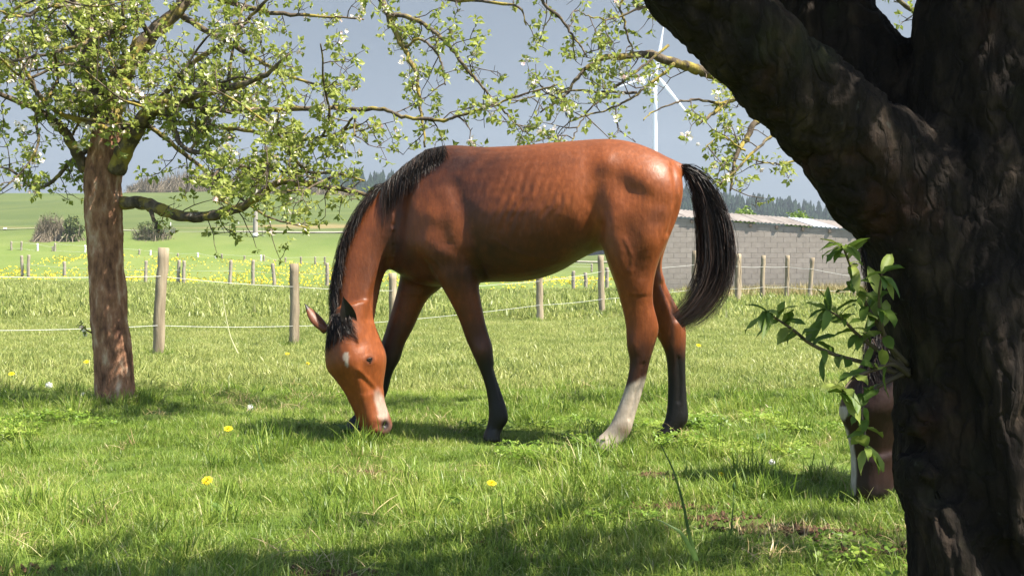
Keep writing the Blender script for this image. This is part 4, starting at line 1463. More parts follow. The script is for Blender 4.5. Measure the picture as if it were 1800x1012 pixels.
# ---- apple tree at the left
AY = 7.45
rt = np.random.default_rng(101)
abase = W(203, 715, AY); abase[2] = ground_z(abase[0], AY)
apple = thing('apple_tree', 'blossoming apple tree with reddish peeling trunk left of the grazing horse', 'tree', tuple(abase))
TR = [(203, 735, 46), (203, 715, 39), (202, 690, 36), (200, 656, 34.5), (197, 605, 34), (192, 555, 33), (190, 500, 32), (186, 440, 31), (183, 390, 33), (182, 350, 34), (183, 300, 33), (186, 250, 30), (192, 215, 28)]
P = catmull(np.array([W(a, b, AY) for a, b, _ in TR]), 170)
R = np.interp(np.linspace(0, 1, 170), np.linspace(0, 1, len(TR)), [r * .93 * AY / F for _, _, r in TR])
R[:24] *= np.linspace(1.28, 1.0, 24)
g = bumpy_tube(P, R, 72, 0.020, 5, (15, 15, 5.5))
obj('trunk', g.mesh('trunk', trunk_bark, off=abase), apple)
crown = Crown(rt)
def limb(pts, y0, y1, r0, r1, mat, root, off, cr, step=.11, L=(.10, .34), droop=0.02, start=.12, n=None, tw=.0042, bias=(0, 0, 0.1), name='limb', sides=9):
    n = n or max(12, len(pts) * 5)
    Ys = np.linspace(y0, y1, len(pts))
    P = catmull(np.array([W(a, b, y) for (a, b), y in zip(pts, Ys)]), n)
    P[1:-1] += rt.normal(0, .003, (n - 2, 3))
    R = np.linspace(r0, r1, n) * (1 + .08 * np.sin(np.arange(n) * 1.7))
    g = bumpy_tube(P, R, sides, r0 * .16, int(pts[0][0]) % 97, (22, 22, 22))
    obj(name, g.mesh(name, mat, off=off), root)
    if cr is not None:
        cr.along(P, step, L, tw, droop, start, bias)
    return P
LM = limb_bark
main = []
# leaders above the trunk
main.append(limb([(186, 235), (170, 170), (158, 110), (146, 50), (138, 0), (128, -80), (110, -180)], AY, AY + .1, .085, .03, LM, apple, abase, crown, .12, (.15, .4)))
main.append(limb([(192, 225), (205, 160), (228, 110), (265, 65), (310, 22), (345, -20), (400, -90)], AY, AY + .25, .080, .03, LM, apple, abase, crown, .12, (.15, .4)))
main.append(limb([(205, 300), (222, 260), (248, 215), (270, 190), (303, 183), (336, 168), (400, 155), (463, 134), (510, 95)], AY - .05, AY - .7, .062, .010, LM, apple, abase, crown, .09))
main.append(limb([(152, 300), (131, 262), (114, 232), (98, 214), (60, 190), (0, 165), (-60, 140)], AY, AY - .5, .04, .010, LM, apple, abase, crown, .09))
main.append(limb([(222, 222), (202, 227), (161, 218), (111, 202), (77, 178), (54, 141), (34, 101), (0, 67), (-30, 40)], AY - .12, AY - .75, .020, .008, LM, apple, abase, crown, .09))
main.append(limb([(262, 25), (242, 37), (202, 55), (168, 67), (128, 84), (44, 104), (-20, 112)], AY, AY - .8, .018, .007, LM, apple, abase, crown, .09))
main.append(limb([(191, 120), (235, 158), (262, 181), (302, 215), (322, 259), (386, 275), (437, 296), (524, 302), (600, 307), (640, 318)], AY - .1, AY - .9, .022, .006, LM, apple, abase, crown, .09))
main.append(limb([(214, 357), (255, 357), (279, 367), (316, 379), (363, 380), (403, 370), (433, 360), (470, 333), (497, 320), (545, 324), (600, 333), (648, 344)], AY, AY - .75, .045, .012, LM, apple, abase, crown, .10, start=.25))
limb([(265, 370), (275, 394), (279, 409)], AY - .2, AY - .3, .014, .006, LM, apple, abase, crown, .1, name='branch')
main.append(limb([(303, 183), (350, 188), (403, 195), (450, 195), (504, 193), (557, 190), (617, 193), (675, 193), (708, 205), (769, 212), (799, 207), (836, 195), (870, 183), (920, 166), (980, 149)], AY - .3, AY - .9, .020, .005, LM, apple, abase, crown, .10))
main.append(limb([(302, 215), (370, 222), (447, 232), (497, 249), (544, 245), (600, 232), (661, 205)], AY - .2, AY - .6, .016, .005, LM, apple, abase, crown, .09))
main.append(limb([(420, -110), (560, -90), (640, -50), (671, 0), (683, 27), (701, 67), (718, 101), (732, 134), (736, 165), (743, 215), (747, 259)], AY + .2, AY - .4, .030, .006, LM, apple, abase, crown, .12, start=.35))
main.append(limb([(683, 25), (722, 32), (749, 45), (775, 67), (802, 97), (822, 124), (843, 148), (866, 175), (886, 195), (902, 215), (930, 237)], AY - .1, AY - .5, .016, .004, LM, apple, abase, crown, .12))
main.append(limb([(712, 85), (735, 69), (755, 81), (772, 101), (779, 124), (783, 150)], AY - .3, AY - .5, .010, .004, LM, apple, abase, crown, .08))
main.append(limb([(310, 22), (363, 54), (420, 85), (480, 120), (540, 145), (600, 150)], AY + .2, AY + .1, .024, .005, LM, apple, abase, crown, .09))
main.append(limb([(345, -20), (420, 10), (500, 25), (570, 30), (640, 35)], AY + .25, AY + .5, .024, .005, LM, apple, abase, crown, .1))
main.append(limb([(345, -20), (440, -20), (560, -30), (700, -20), (800, 0), (905, 10), (925, 45)], AY + .25, AY - .1, .026, .004, LM, apple, abase, crown, .12, start=.4))
main.append(limb([(250, 215), (300, 250), (360, 300), (400, 330), (470, 380), (540, 400)], AY, AY + .7, .018, .005, LM, apple, abase, crown, .10))
main.append(limb([(160, 260), (120, 290), (90, 320), (60, 330), (20, 300), (-20, 290)], AY, AY + .5, .018, .005, LM, apple, abase, crown, .10))
main.append(limb([(140, 20), (90, 10), (40, 30), (0, 20)], AY, AY - .5, .02, .006, LM, apple, abase, crown, .09))
main.append(limb([(150, 60), (100, 60), (50, 80), (10, 130), (-30, 150)], AY, AY + .8, .02, .006, LM, apple, abase, crown, .09))
main.append(limb([(265, 65), (240, 20), (230, -30)], AY, AY - .5, .02, .006, LM, apple, abase, crown, .09))
main.append(limb([(270, 190), (330, 120), (400, 70), (450, 20), (500, -30)], AY, AY - .6, .022, .006, LM, apple, abase, crown, .09))
# secondary branches filling the crown
srcs = [m for m in main]
for k in range(64):
    s = srcs[int(rt.integers(0, min(len(srcs), 12)))]
    i = int(rt.uniform(.25, .95) * (len(s) - 1))
    p = s[i].copy()
    d = rt.normal(size=3); d[2] += .35; d[1] *= 1.2
    d /= np.linalg.norm(d)
    L = rt.uniform(.45, 1.0)
    pts = [p]
    for q in range(6):
        d = d + rt.normal(0, .2, 3); d /= np.linalg.norm(d)
        pts.append(pts[-1] + d * L / 6)
    pts = np.array(pts)
    pxx, pyy = proj(pts)
    if pxx.max() > 640 or pyy.max() > 400: continue
    P = catmull(pts, 18)
    g = Geo(); g.tube(P, np.linspace(.010, .004, 18), 6)
    obj('branch', g.mesh('branch', LM, off=abase), apple)
    crown.along(P, .085, (.08, .28), .0038, .02, .1, (0, 0, .1))
# low sprout on the trunk
g = Geo(); P = np.array([W(164, 586, AY - .05), W(152, 580, AY - .1), W(146, 572, AY - .12)]); g.tube(P, [.006, .005, .003], 5); obj('sprout', g.mesh('sprout', LM, off=abase), apple)
crown.C += [P[-1], P[-2]]; crown.D += [np.array([-.5, -.3, .6]), np.array([-.6, -.3, .1])]
crown.finish(apple, abase, .046, apple_leaf, .17, per=(4, 6), keep=.74)

# ---- second apple tree, its trunk hidden behind the big trunk
BY = 7.6
bb = W(1745, 700, BY); bb[2] = ground_z(bb[0], BY)
apple2 = thing('apple_tree', 'blossoming apple branches reaching out from behind the big dark limb', 'tree', tuple(bb))
cr2 = Crown(np.random.default_rng(202))
P = catmull(np.array([bb + (0, 0, -.1), W(1742, 500, BY), W(1720, 330, BY), W(1690, 200, BY), W(1660, 60, BY)]), 40)
g = bumpy_tube(P, np.linspace(.14, .08, 40), 20, .01, 8); obj('trunk', g.mesh('trunk', trunk_bark, off=bb), apple2)
b2 = dict(mat=LM, root=apple2, off=bb, cr=cr2)
limb([(1700, 240), (1560, 190), (1420, 165), (1320, 150), (1252, 131), (1225, 123), (1199, 114), (1165, 104), (1138, 96), (1101, 99), (1064, 101), (1041, 114), (1017, 134), (994, 168), (950, 198)], BY, BY - .6, .05, .005, step=.12, start=.5, **b2)
limb([(1185, 112), (1165, 131), (1138, 151), (1118, 168), (1091, 183), (1061, 195), (1031, 203), (1000, 215)], BY - .5, BY - .6, .011, .004, step=.11, **b2)
limb([(1175, 80), (1138, 111), (1101, 138), (1068, 165), (1034, 195), (1014, 228), (1005, 250)], BY - .4, BY - .8, .009, .003, step=.11, **b2)
limb([(1120, 163), (1068, 163), (1017, 160), (950, 168), (893, 182)], BY - .5, BY - .6, .009, .003, step=.12, **b2)
limb([(1250, -60), (1150, -40), (1093, 0), (1098, 44), (1108, 81), (1118, 101)], BY - .4, BY - .5, .012, .004, step=.10, **b2)
limb([(1250, -60), (1080, -50), (957, -6), (987, 34), (1007, 64), (1024, 87), (1031, 101)], BY - .5, BY - .7, .014, .004, step=.12, start=.4, **b2)
limb([(1170, 5), (1131, 13), (1101, 25), (1068, 34), (1037, 30), (1015, 18)], BY - .4, BY - .6, .009, .003, step=.09, **b2)
limb([(1700, 240), (1480, 190), (1380, 190), (1330, 215), (1313, 242), (1299, 262), (1289, 296), (1283, 336)], BY, BY - .4, .035, .005, step=.11, start=.62, **b2)
limb([(1430, 215), (1380, 225), (1350, 245), (1326, 265), (1296, 296), (1262, 329)], BY - .2, BY - .5, .014, .005, step=.12, **b2)
limb([(1310, 265), (1293, 255), (1272, 242), (1252, 248), (1239, 262)], BY - .4, BY - .6, .007, .003, step=.11, **b2)
limb([(1420, 180), (1330, 170), (1266, 181), (1229, 176), (1199, 178), (1175, 185), (1145, 198), (1131, 212)], BY - .3, BY - .6, .012, .003, step=.14, start=.4, **b2)
limb([(1340, 160), (1286, 175), (1252, 202), (1229, 218)], BY - .3, BY - .5, .016, .008, step=.08, L=(.05, .14), **b2)
limb([(1440, 275), (1383, 285), (1353, 287), (1320, 282), (1269, 277)], BY - .2, BY - .4, .007, .003, step=.10, **b2)
limb([(1660, 60), (1590, 10), (1560, -20), (1500, -40)], BY, BY - .4, .02, .005, step=.08, **b2)
cr2.finish(apple2, bb, .046, apple_leaf, .16, per=(4, 6), keep=.56)

# ---- old fruit tree in the foreground, dark in its own shade
OY = 2.55
ob = W(1775, 1130, OY); ob[2] = -0.05
old = thing('old_fruit_tree', 'huge dark forked trunk of the old fruit tree at the right edge', 'tree', tuple(ob))
def sec_ring(l, r, dep, Y, n=36, e=2.1):
    A, B = W(l[0], l[1], Y), W(r[0], r[1], Y)
    return ring_superellipse((A + B) / 2, (A - B) / 2, np.array([0, dep, 0]), n, e)
def lofted(S, Yf=lambda k: OY, m=50):
    out = []
    for r in interp_sections(S, m):
        out.append(sec_ring((r[0], r[1]), (r[2], r[3]), r[4], r[5]))
    return loft(out)
parts = [
    lofted([(1570, 1200, 2010, 1200, .27, OY), (1598, 1090, 1975, 1090, .25, OY), (1604, 1000, 1950, 1000, .235, OY), (1598, 930, 1945, 920, .23, OY), (1578, 870, 1945, 850, .23, OY), (1574, 800, 1945, 780, .23, OY), (1570, 720, 1950, 710, .23, OY),
            (1556, 620, 1955, 620, .235, OY), (1540, 540, 1965, 540, .24, OY), (1528, 470, 1975, 470, .24, OY), (1545, 400, 1980, 390, .23, OY), (1590, 330, 1980, 310, .21, OY)]),
    # left limb in front
    lofted([(1600, 560, 1830, 440, .17, OY), (1542, 500, 1750, 340, .165, OY - .02), (1512, 432, 1670, 260, .150, OY - .05), (1462, 392, 1610, 205, .135, OY - .08), (1405, 316, 1560, 165, .122, OY - .12), (1345, 246, 1500, 115, .113, OY - .16), (1280, 170, 1435, 60, .108, OY - .2),
            (1205, 85, 1365, 0, .104, OY - .24), (1130, 0, 1290, -85, .10, OY - .28), (1050, -90, 1200, -180, .095, OY - .33), (960, -190, 1100, -280, .085, OY - .4), (860, -320, 980, -390, .07, OY - .5), (770, -450, 860, -500, .05, OY - .6)]),
    # limb rising behind it
    lofted([(1520, 360, 1760, 330, .15, OY + .10), (1450, 230, 1660, 170, .13, OY + .14), (1395, 120, 1590, 75, .12, OY + .17), (1345, 20, 1536, 0, .11, OY + .2), (1310, -100, 1480, -120, .10, OY + .25), (1290, -260, 1430, -270, .085, OY + .3), (1280, -450, 1390, -460, .06, OY + .4)]),
    # right limb
    lofted([(1560, 380, 1975, 380, .22, OY), (1590, 240, 1980, 240, .205, OY), (1600, 120, 1975, 120, .19, OY), (1604, 40, 1960, 40, .18, OY), (1622, -40, 1940, -40, .165, OY), (1650, -180, 1930, -180, .15, OY - .05), (1690, -350, 1930, -350, .12, OY - .1), (1740, -520, 1930, -520, .09, OY - .15)]),
    # burls and root swell on the left side
    lofted([(1566, 690, 1640, 680, .06, OY - .10), (1560, 735, 1660, 735, .09, OY - .10), (1566, 770, 1650, 775, .06, OY - .10)]),
    lofted([(1574, 790, 1640, 790, .06, OY - .12), (1566, 825, 1660, 830, .09, OY - .12), (1572, 868, 1640, 872, .05, OY - .12)]),
    lofted([(1590, 880, 1700, 860, .05, OY - .16), (1620, 960, 1720, 950, .08, OY - .18), (1640, 1060, 1760, 1060, .10, OY - .2), (1640, 1160, 1790, 1160, .12, OY - .22)]),
    lofted([(1690, 500, 1760, 480, .05, OY - .2), (1700, 640, 1790, 640, .07, OY - .2), (1720, 800, 1800, 800, .07, OY - .2), (1740, 960, 1830, 960, .07, OY - .2)]),
]
V, Q, T3, n = [], [], [], 0
for v, f, f3 in parts:
    V.append(v); Q.append(f + n); T3.append(f3 + n); n += len(v)
co, q = remesh(np.vstack(V), np.vstack(Q), np.vstack(T3), 0.0085)
e = edges_of(q)
co = lap_smooth(co, e, 10, np.ones(len(co)))
nr = vnormals(co, q)
wp = co + 0.05 * (np.stack([fbm(co * 5, 31, 3), fbm(co * 5, 37, 3), fbm(co * 5, 41, 3)], -1) - .45)
n1 = fbm(wp * np.array([7, 7, 2.4]), 51, 4); n2 = fbm(wp * np.array([30, 30, 12]), 61, 4)
ridge = 1 - np.abs(n1 - .46) * 5
ridge2 = 1 - np.abs(n2 - .46) * 5
co = co + nr * (-0.014 * np.clip(ridge, 0, 1) ** 2 - .009 * np.clip(ridge2, 0, 1) ** 1.5 + (fbm(co * 3.2, 71, 3) - .44) * .035)[:, None]
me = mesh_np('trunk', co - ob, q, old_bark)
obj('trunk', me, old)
bvh_old = BVHTree.FromPolygons([tuple(v) for v in co], [tuple(f) for f in q])

# its crown above the frame
ro = np.random.default_rng(303)
cro = Crown(ro)
rt = ro
tips = [W(815, -475, OY - .55), W(1335, -455, OY + .4), W(1835, -520, OY - .15), W(1100, -150, OY - .3), W(1780, -200, OY)]
for k in range(48):
    src = tips[k % 5]
    ang = ro.uniform(0, 2 * np.pi)
    tgt = np.array([1.55 + 2.7 * math.sqrt(ro.random()) * math.cos(ang), 1.9 + 1.75 * math.sqrt(ro.random()) * math.sin(ang), ro.uniform(2.5, 4.2)])
    if tgt[1] > 3.4 and tgt[0] < 2.2: tgt[1] -= .9
    if k % 4 == 3: tgt = np.array([ro.uniform(2.0, 3.7), ro.uniform(2.6, 3.7), ro.uniform(2.2, 3.5)])
    if k >= 34:
        src = tips[(0, 3)[k % 2]]
        tgt = np.array([ro.uniform(-.9, .9), ro.uniform(1.5, 3.1), ro.uniform(2.5, 3.2)])
    # keep the space in view clear
    if tgt[1] > .5:
        zmin = CAMZ + tgt[1] * .34
        tgt[2] = max(tgt[2], zmin)
    mid = (src + tgt) / 2 + ro.normal(0, .15, 3) + np.array([0, 0, .25])
    P = catmull(np.array([src, mid, tgt, tgt + (tgt - mid) * .35 + np.array([0, 0, .1])]), 22)
    g = Geo(); g.tube(P, np.linspace(.035, .006, 22), 7)
    obj('branch', g.mesh('branch', twig_mat, off=ob), old)
    cro.along(P, .13, (.15, .45), .005, .0, .2, (0, 0, .25))
Cc, Dd = np.array(cro.C), np.array(cro.D)
obj('twigs', cro.tw.mesh('twigs', twig_mat, True, ob), old)['kind'] = 'stuff'
ok = (ro.random(len(Cc)) < np.where((Cc[:, 0] < 1.0) & (Cc[:, 1] > 1.0), .62, .22)) & ~((Cc[:, 1] > .4) & (Cc[:, 2] < CAMZ + Cc[:, 1] * .275))
V, f, tn = rosette_leaves(Cc[ok], Dd[ok], ro, .075, (4, 6))
me = mesh_np('foliage', V - ob, f, plum_leaf, False); set_col(me, tn)
obj('foliage', me, old)['kind'] = 'stuff'

# leafy shoots growing from the trunk, every leaf a piece of its own
def leaf_mesh(L, w, fold, curl, rngl):
    n = 6
    rows = []
    for k in range(n):
        u = k / (n - 1)
        ww = w * math.sin(math.pi * min(1, u * .92 + .06)) ** .75 * (1 if u < .98 else .1)
        zc = -curl * u * u * L
        wav = rngl.normal(0, .035) * L
        rows += [(-ww, u * L, zc + fold * ww + wav), (0, u * L, zc), (ww, u * L, zc + fold * ww - wav)]
    f = []
    for k in range(n - 1):
        for c in range(2):
            b = k * 3 + c
            f.append((b, b + 1, b + 4, b + 3))
    me = mesh_np('leaf', np.array(rows), np.array(f), shoot_leaf)
    set_col(me, np.full(len(rows), rngl.random()))
    return me
shoot_leaf = leaf_mat('shoot_leaves', [(0, (0.08, 0.145, 0.022)), (.6, (0.145, 0.215, 0.037)), (1, (0.28, 0.32, 0.075))], .42, rough=.5, spec=.25, nscale=60, nmix=.25)
rl = np.random.default_rng(404)
leaf_bank = [leaf_mesh(rl.uniform(.035, .078), rl.uniform(.009, .017), rl.uniform(.1, .9), rl.uniform(.0, .8), rl) for _ in range(14)]
stem_mat = simple_mat('shoot_stem', (0.06, 0.045, 0.03), (0.10, 0.08, 0.045), 20, .8, .3, .002)
def place_leaf(p, d, up, parent, off, scale):
    d = d / np.linalg.norm(d)
    x = np.cross(d, up); x /= np.linalg.norm(x) + 1e-9
    z = np.cross(x, d)
    o = obj('leaf', leaf_bank[int(rl.integers(0, 14))], parent)
    M_ = Matrix(((x[0], d[0], z[0], p[0] - off[0]), (x[1], d[1], z[1], p[1] - off[1]), (x[2], d[2], z[2], p[2] - off[2]), (0, 0, 0, 1)))
    o.matrix_local = M_ @ Matrix.Scale(scale, 4)
SY = OY - .22
shoots = [
    ([(1590, 650), (1555, 590), (1525, 540), (1505, 495), (1490, 455), (1481, 432)], 26, 1.0),
    ([(1590, 660), (1530, 640), (1470, 624), (1425, 604), (1395, 580), (1365, 560), (1345, 548)], 24, .95),
    ([(1600, 650), (1560, 670), (1530, 690), (1515, 720), (1520, 760), (1525, 790)], 18, 1.0),
    ([(1595, 640), (1560, 600), (1548, 560), (1545, 520), (1550, 480)], 16, .85),
    ([(1600, 655), (1550, 620), (1510, 590), (1480, 560), (1455, 545)], 20, .95),
    ([(1600, 660), (1570, 640), (1535, 650), (1500, 665), (1480, 690)], 14, .95),
]
for pts, nl_, sc in shoots:
    y1 = SY - rl.uniform(-.05, .12)
    Pp = catmull(np.array([W(a, b, y) for (a, b), y in zip(pts, np.linspace(OY - .05, y1, len(pts)))]), 30)
    g = Geo(); g.tube(Pp, np.linspace(.006, .0018, 30), 6)
    so_ = obj('shoot', g.mesh('shoot', stem_mat, off=ob), old)
    T_, _, _ = frames(Pp)
    for k in range(nl_):
        u = 1 - (k / nl_) ** 1.3 * .75
        i = int(u * 29)
        if k < 6: i = 29 - k // 3
        d = rl.normal(size=3); d -= T_[i] * np.dot(d, T_[i]) * .8; d[1] -= .2
        d = d / np.linalg.norm(d) + T_[i] * rl.uniform(.2, .8) + np.array([0, 0, -.25])
        place_leaf(Pp[i], d, np.array([rl.normal(0, .3), rl.normal(-.3, .3), 1.0]), so_, ob, sc * rl.uniform(.65, 1.1))

# ------------------------------------------------------------------ grass
def grass_material(name, stops, trans, dark):
    t = NT(name)
    a = t.attr('tint').outputs['Fac']
    pos = t.n('NewGeometry').outputs['Position']
    rnd = t.n('ObjectInfo').outputs['Random']
    n1 = t.noise(0.8, 4, pos); n2 = t.noise(3.2, 3, pos)
    f = t.math('ADD', t.math('MULTIPLY', a, 0.62), t.math('ADD', t.math('MULTIPLY', rnd, 0.16), t.math('MULTIPLY', t.math('SUBTRACT', n1, 0.5), 0.75)))
    f = t.math('ADD', f, t.math('MULTIPLY', t.math('SUBTRACT', n2, 0.5), 0.5), clamp=True)
    col = t.ramp(f, stops)
    ht = t.attr('hgt').outputs['Fac']
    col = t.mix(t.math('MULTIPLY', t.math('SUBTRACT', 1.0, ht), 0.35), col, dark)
    p = t.pbr(col, 0.42, None, 0.35)
    tr = t.n('BsdfTranslucent', {'Color': col}).outputs[0]
    return t.surf(t.n('MixShader', {0: trans, 1: p, 2: tr}).outputs[0])
GS = [(0.0, (0.075, 0.140, 0.018)), (0.26, (0.155, 0.255, 0.030)), (0.50, (0.285, 0.375, 0.062)), (0.76, (0.46, 0.47, 0.15)), (1.0, (0.56, 0.51, 0.28))]
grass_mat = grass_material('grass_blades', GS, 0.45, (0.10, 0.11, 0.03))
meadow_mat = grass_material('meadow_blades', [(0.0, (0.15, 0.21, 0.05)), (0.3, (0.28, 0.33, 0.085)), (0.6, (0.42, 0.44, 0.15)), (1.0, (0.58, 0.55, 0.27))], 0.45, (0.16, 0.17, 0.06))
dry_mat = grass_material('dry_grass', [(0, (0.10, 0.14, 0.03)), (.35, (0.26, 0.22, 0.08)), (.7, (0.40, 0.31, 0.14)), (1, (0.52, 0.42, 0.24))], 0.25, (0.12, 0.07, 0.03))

def grass_patch(name, rng, n, radius, hmin, hmax, wid, lean, mat, segs=3, straw=0.06, flow=0.0):
    V, f4, f3, tn, hg = [], [], [], [], []
    k = 0
    for b in range(n):
        a = rng.uniform(0, 2 * np.pi); r = radius * math.sqrt(rng.random())
        base = np.array([r * math.cos(a), r * math.sin(a), -0.012])
        h = rng.uniform(hmin, hmax) * (0.6 + .4 * rng.random())
        az = rng.uniform(0, 2 * np.pi)
        d = np.array([math.cos(az), math.sin(az), 0])
        sd = np.array([-d[1], d[0], 0])
        tw = rng.normal(0, .5); sd = sd * math.cos(tw) + d * math.sin(tw)
        ln = abs(rng.normal(0, lean)) + .1
        cv = rng.uniform(.3, 1.5)
        w = wid * rng.uniform(.6, 1.4)
        t_ = rng.random() * .8
        if rng.random() < straw: t_ = rng.uniform(1.1, 1.5)
        for s in range(segs):
            u = s / segs
            p = base + d * h * ln * (u + cv * u * u) * .6 + np.array([0, 0, h * (u - .25 * ln * u * u)])
            ww = w * (1 - .55 * u)
            V += [p - sd * ww, p + sd * ww]; tn += [t_, t_]; hg += [u, u]
        tip = base + d * h * ln * (1 + cv) * .6 + np.array([0, 0, h * (1 - .25 * ln)])
        V.append(tip); tn.append(t_); hg.append(1.0)
        for s in range(segs - 1):
            q = k + 2 * s
            f4.append((q, q + 1, q + 3, q + 2))
        f3.append((k + 2 * segs - 2, k + 2 * segs - 1, k + 2 * segs))
        k += 2 * segs + 1
    me = mesh_np(name, np.array(V), [np.array(f4), np.array(f3)] if f4 else np.array(f3), mat)
    set_col(me, np.array(tn), 'tint'); set_col(me, np.array(hg), 'hgt')
    return bpy.data.objects.new(name, me)

rg_ = np.random.default_rng(505)
def make_bank(cname, items):
    c = bpy.data.collections.new(cname)
    for o in items: c.objects.link(o)
    return c
short_bank = make_bank('turf_bank', [grass_patch('turf', rg_, 230, .16, .03, .085, .0017, .85, grass_mat) for _ in range(6)])
tuft_bank = make_bank('tuft_bank', [grass_patch('tuft', rg_, 75, .085, .09, .19, .0029, .50, grass_mat, 4, .04) for _ in range(6)])
dry_bank = make_bank('dry_bank', [grass_patch('straw', rg_, 80, .13, .02, .075, .0016, 1.3, dry_mat, 3, .5) for _ in range(4)])
mid_bank = make_bank('meadow_bank', [grass_patch('meadow', rg_, 150, .30, .05, .11, .0045, .75, meadow_mat, 2, .015) for _ in range(5)])
far_bank = make_bank('field_bank', [grass_patch('field', rg_, 110, .65, .09, .20, .013, .6, meadow_mat, 2, .03) for _ in range(4)])

def scatter(name, bank, pts, scl, rot, idx, label):
    me = bpy.data.meshes.new(name)
    me.vertices.add(len(pts)); me.vertices.foreach_set('co', np.asarray(pts, np.float32).ravel())
    a = me.attributes.new('scl', 'FLOAT_VECTOR', 'POINT'); a.data.foreach_set('vector', np.asarray(scl, np.float32).ravel())
    a = me.attributes.new('rot', 'FLOAT_VECTOR', 'POINT'); a.data.foreach_set('vector', np.asarray(rot, np.float32).ravel())
    a = me.attributes.new('idx', 'INT', 'POINT'); a.data.foreach_set('value', np.asarray(idx, np.int32))
    o = obj(name, me)
    ng = bpy.data.node_groups.new(name + '_scatter', 'GeometryNodeTree')
    ng.interface.new_socket('Geometry', in_out='INPUT', socket_type='NodeSocketGeometry')
    ng.interface.new_socket('Geometry', in_out='OUTPUT', socket_type='NodeSocketGeometry')
    gi = ng.nodes.new('NodeGroupInput'); go = ng.nodes.new('NodeGroupOutput')
    ci = ng.nodes.new('GeometryNodeCollectionInfo')
    ci.inputs['Collection'].default_value = bank
    ci.inputs['Separate Children'].default_value = True
    ci.inputs['Reset Children'].default_value = True
    ip = ng.nodes.new('GeometryNodeInstanceOnPoints')
    ip.inputs['Pick Instance'].default_value = True
    def na(nm, dt):
        x = ng.nodes.new('GeometryNodeInputNamedAttribute'); x.data_type = dt
        x.inputs['Name'].default_value = nm
        return x.outputs['Attribute']
    L = ng.links.new
    L(gi.outputs[0], ip.inputs['Points']); L(ci.outputs[0], ip.inputs['Instance'])
    L(na('idx', 'INT'), ip.inputs['Instance Index']); L(na('rot', 'FLOAT_VECTOR'), ip.inputs['Rotation']); L(na('scl', 'FLOAT_VECTOR'), ip.inputs['Scale'])
    L(ip.outputs[0], go.inputs[0])
    m = o.modifiers.new('scatter', 'NODES'); m.node_group = ng
    tag(o, label, 'grass', kind='stuff')
    return o

def frustum_pts(y0, y1, dens, rng, margin=.5):
    w1 = .47 * y1 + margin
    n = int(dens * (y1 - y0) * 2 * w1)
    y = rng.uniform(y0, y1, n); x = rng.uniform(-w1, w1, n)
    m = np.abs(x) < .47 * y + margin
    return x[m], y[m]

# worn spots: bare soil under the second horse's nose and small scuffs
bare_spots = [(W(1555, 940, 3.65)[0], 3.65, .28, .10), (1.02, 3.95, .42, .13), (.60, 4.35, .30, .07), (.72, 4.15, .25, .08), (-.62, 5.05, .16, .05), (.02, 4.05, .07, .05), (-.12, 3.75, .12, .06), (.62, 5.0, .14, .05), (-1.55, 3.4, .2, .07), (-.55, 3.35, .2, .06)]
def bare(x, y):
    b = np.zeros(len(x))
    for cx, cy, rx, ry in bare_spots:
        b = np.maximum(b, np.exp(-0.5 * (((x - cx) / rx) ** 2 + ((y - cy) / ry) ** 2)))
    return b

def put(name, bank, nb, x, y, s, rng, label, tilt=.12):
    z = terrain(x, y)
    n = len(x)
    rot = np.stack([rng.normal(0, tilt, n), rng.normal(0, tilt, n), rng.uniform(0, 2 * np.pi, n)], -1)
    scl = np.stack([s, s, s * rng.uniform(.8, 1.25, n)], -1)
    return scatter(name, bank, np.stack([x, y, z], -1), scl, rot, rng.integers(0, nb, n), label)

r5 = np.random.default_rng(606)
P3 = lambda x, y, s: np.stack([x * s, y * s, np.zeros_like(x)], -1)
x, y = frustum_pts(2.3, 9.0, 105, r5)
pz = bare(x, y)
keep = r5.random(len(x)) > pz * .93
x, y = x[keep], y[keep]
cl = fbm(P3(x, y, 1.3), 15, 3)
s = (.62 + .9 * np.clip(cl - .28, 0, .5)) * np.where((y > 4.6), .82, 1.08) + .15 * r5.random(len(x))
put('turf', short_bank, 6, x, y, s, r5, 'short grazed turf under and in front of the horses')
x, y = frustum_pts(2.3, 9.5, 26, r5)
cl = fbm(P3(x, y, 1.05), 25, 3) + .05 * (y < 4.2)
keep = (r5.random(len(x)) < np.clip((cl - .40) * 5, 0.03, 1)) & (bare(x, y) < .35)
x, y = x[keep], y[keep]
bx, by = [], []
for cx, cy, rad, m in ((abase[0], AY, .17, 34), (ob[0] - .02, OY, .33, 40), (-3.88, 12.45, .10, 10), (-2.8, 14.55, .10, 10), (-1.79, 17.1, .1, 8), (.505, 20.4, .1, 8), (1.75, 21.9, .1, 8)):
    a_ = r5.uniform(0, 6.28, m); rr_ = rad * r5.uniform(.85, 1.35, m)
    bx.append(cx + rr_ * np.cos(a_)); by.append(cy + rr_ * np.sin(a_))
x = np.concatenate([x] + bx); y = np.concatenate([y] + by)
put('tall_tufts', tuft_bank, 6, x, y, .55 + .5 * r5.random(len(x)), r5, 'taller dark green grass tufts standing out of the turf')
x, y = frustum_pts(2.3, 9.0, 26, r5)
b_ = bare(x, y); cl = fbm(P3(x, y, 2.0), 35, 3)
keep = r5.random(len(x)) < np.maximum(b_ * 1.0, .10 + .5 * (cl > .58))
x, y = x[keep], y[keep]
put('straw', dry_bank, 4, x, y, .8 + .5 * r5.random(len(x)), r5, 'dry straw and moss among the turf and on worn spots', .2)
x, y = frustum_pts(8.6, 22, 42, r5)
cl = fbm(P3(x, y, .55), 45, 3)
put('meadow_grass', mid_bank, 5, x, y, .55 + 1.0 * np.clip(cl - .25, 0, .5) + .2 * r5.random(len(x)), r5, 'meadow grass between the horse and the wire fence')
x, y = frustum_pts(21, 62, 5.5, r5)
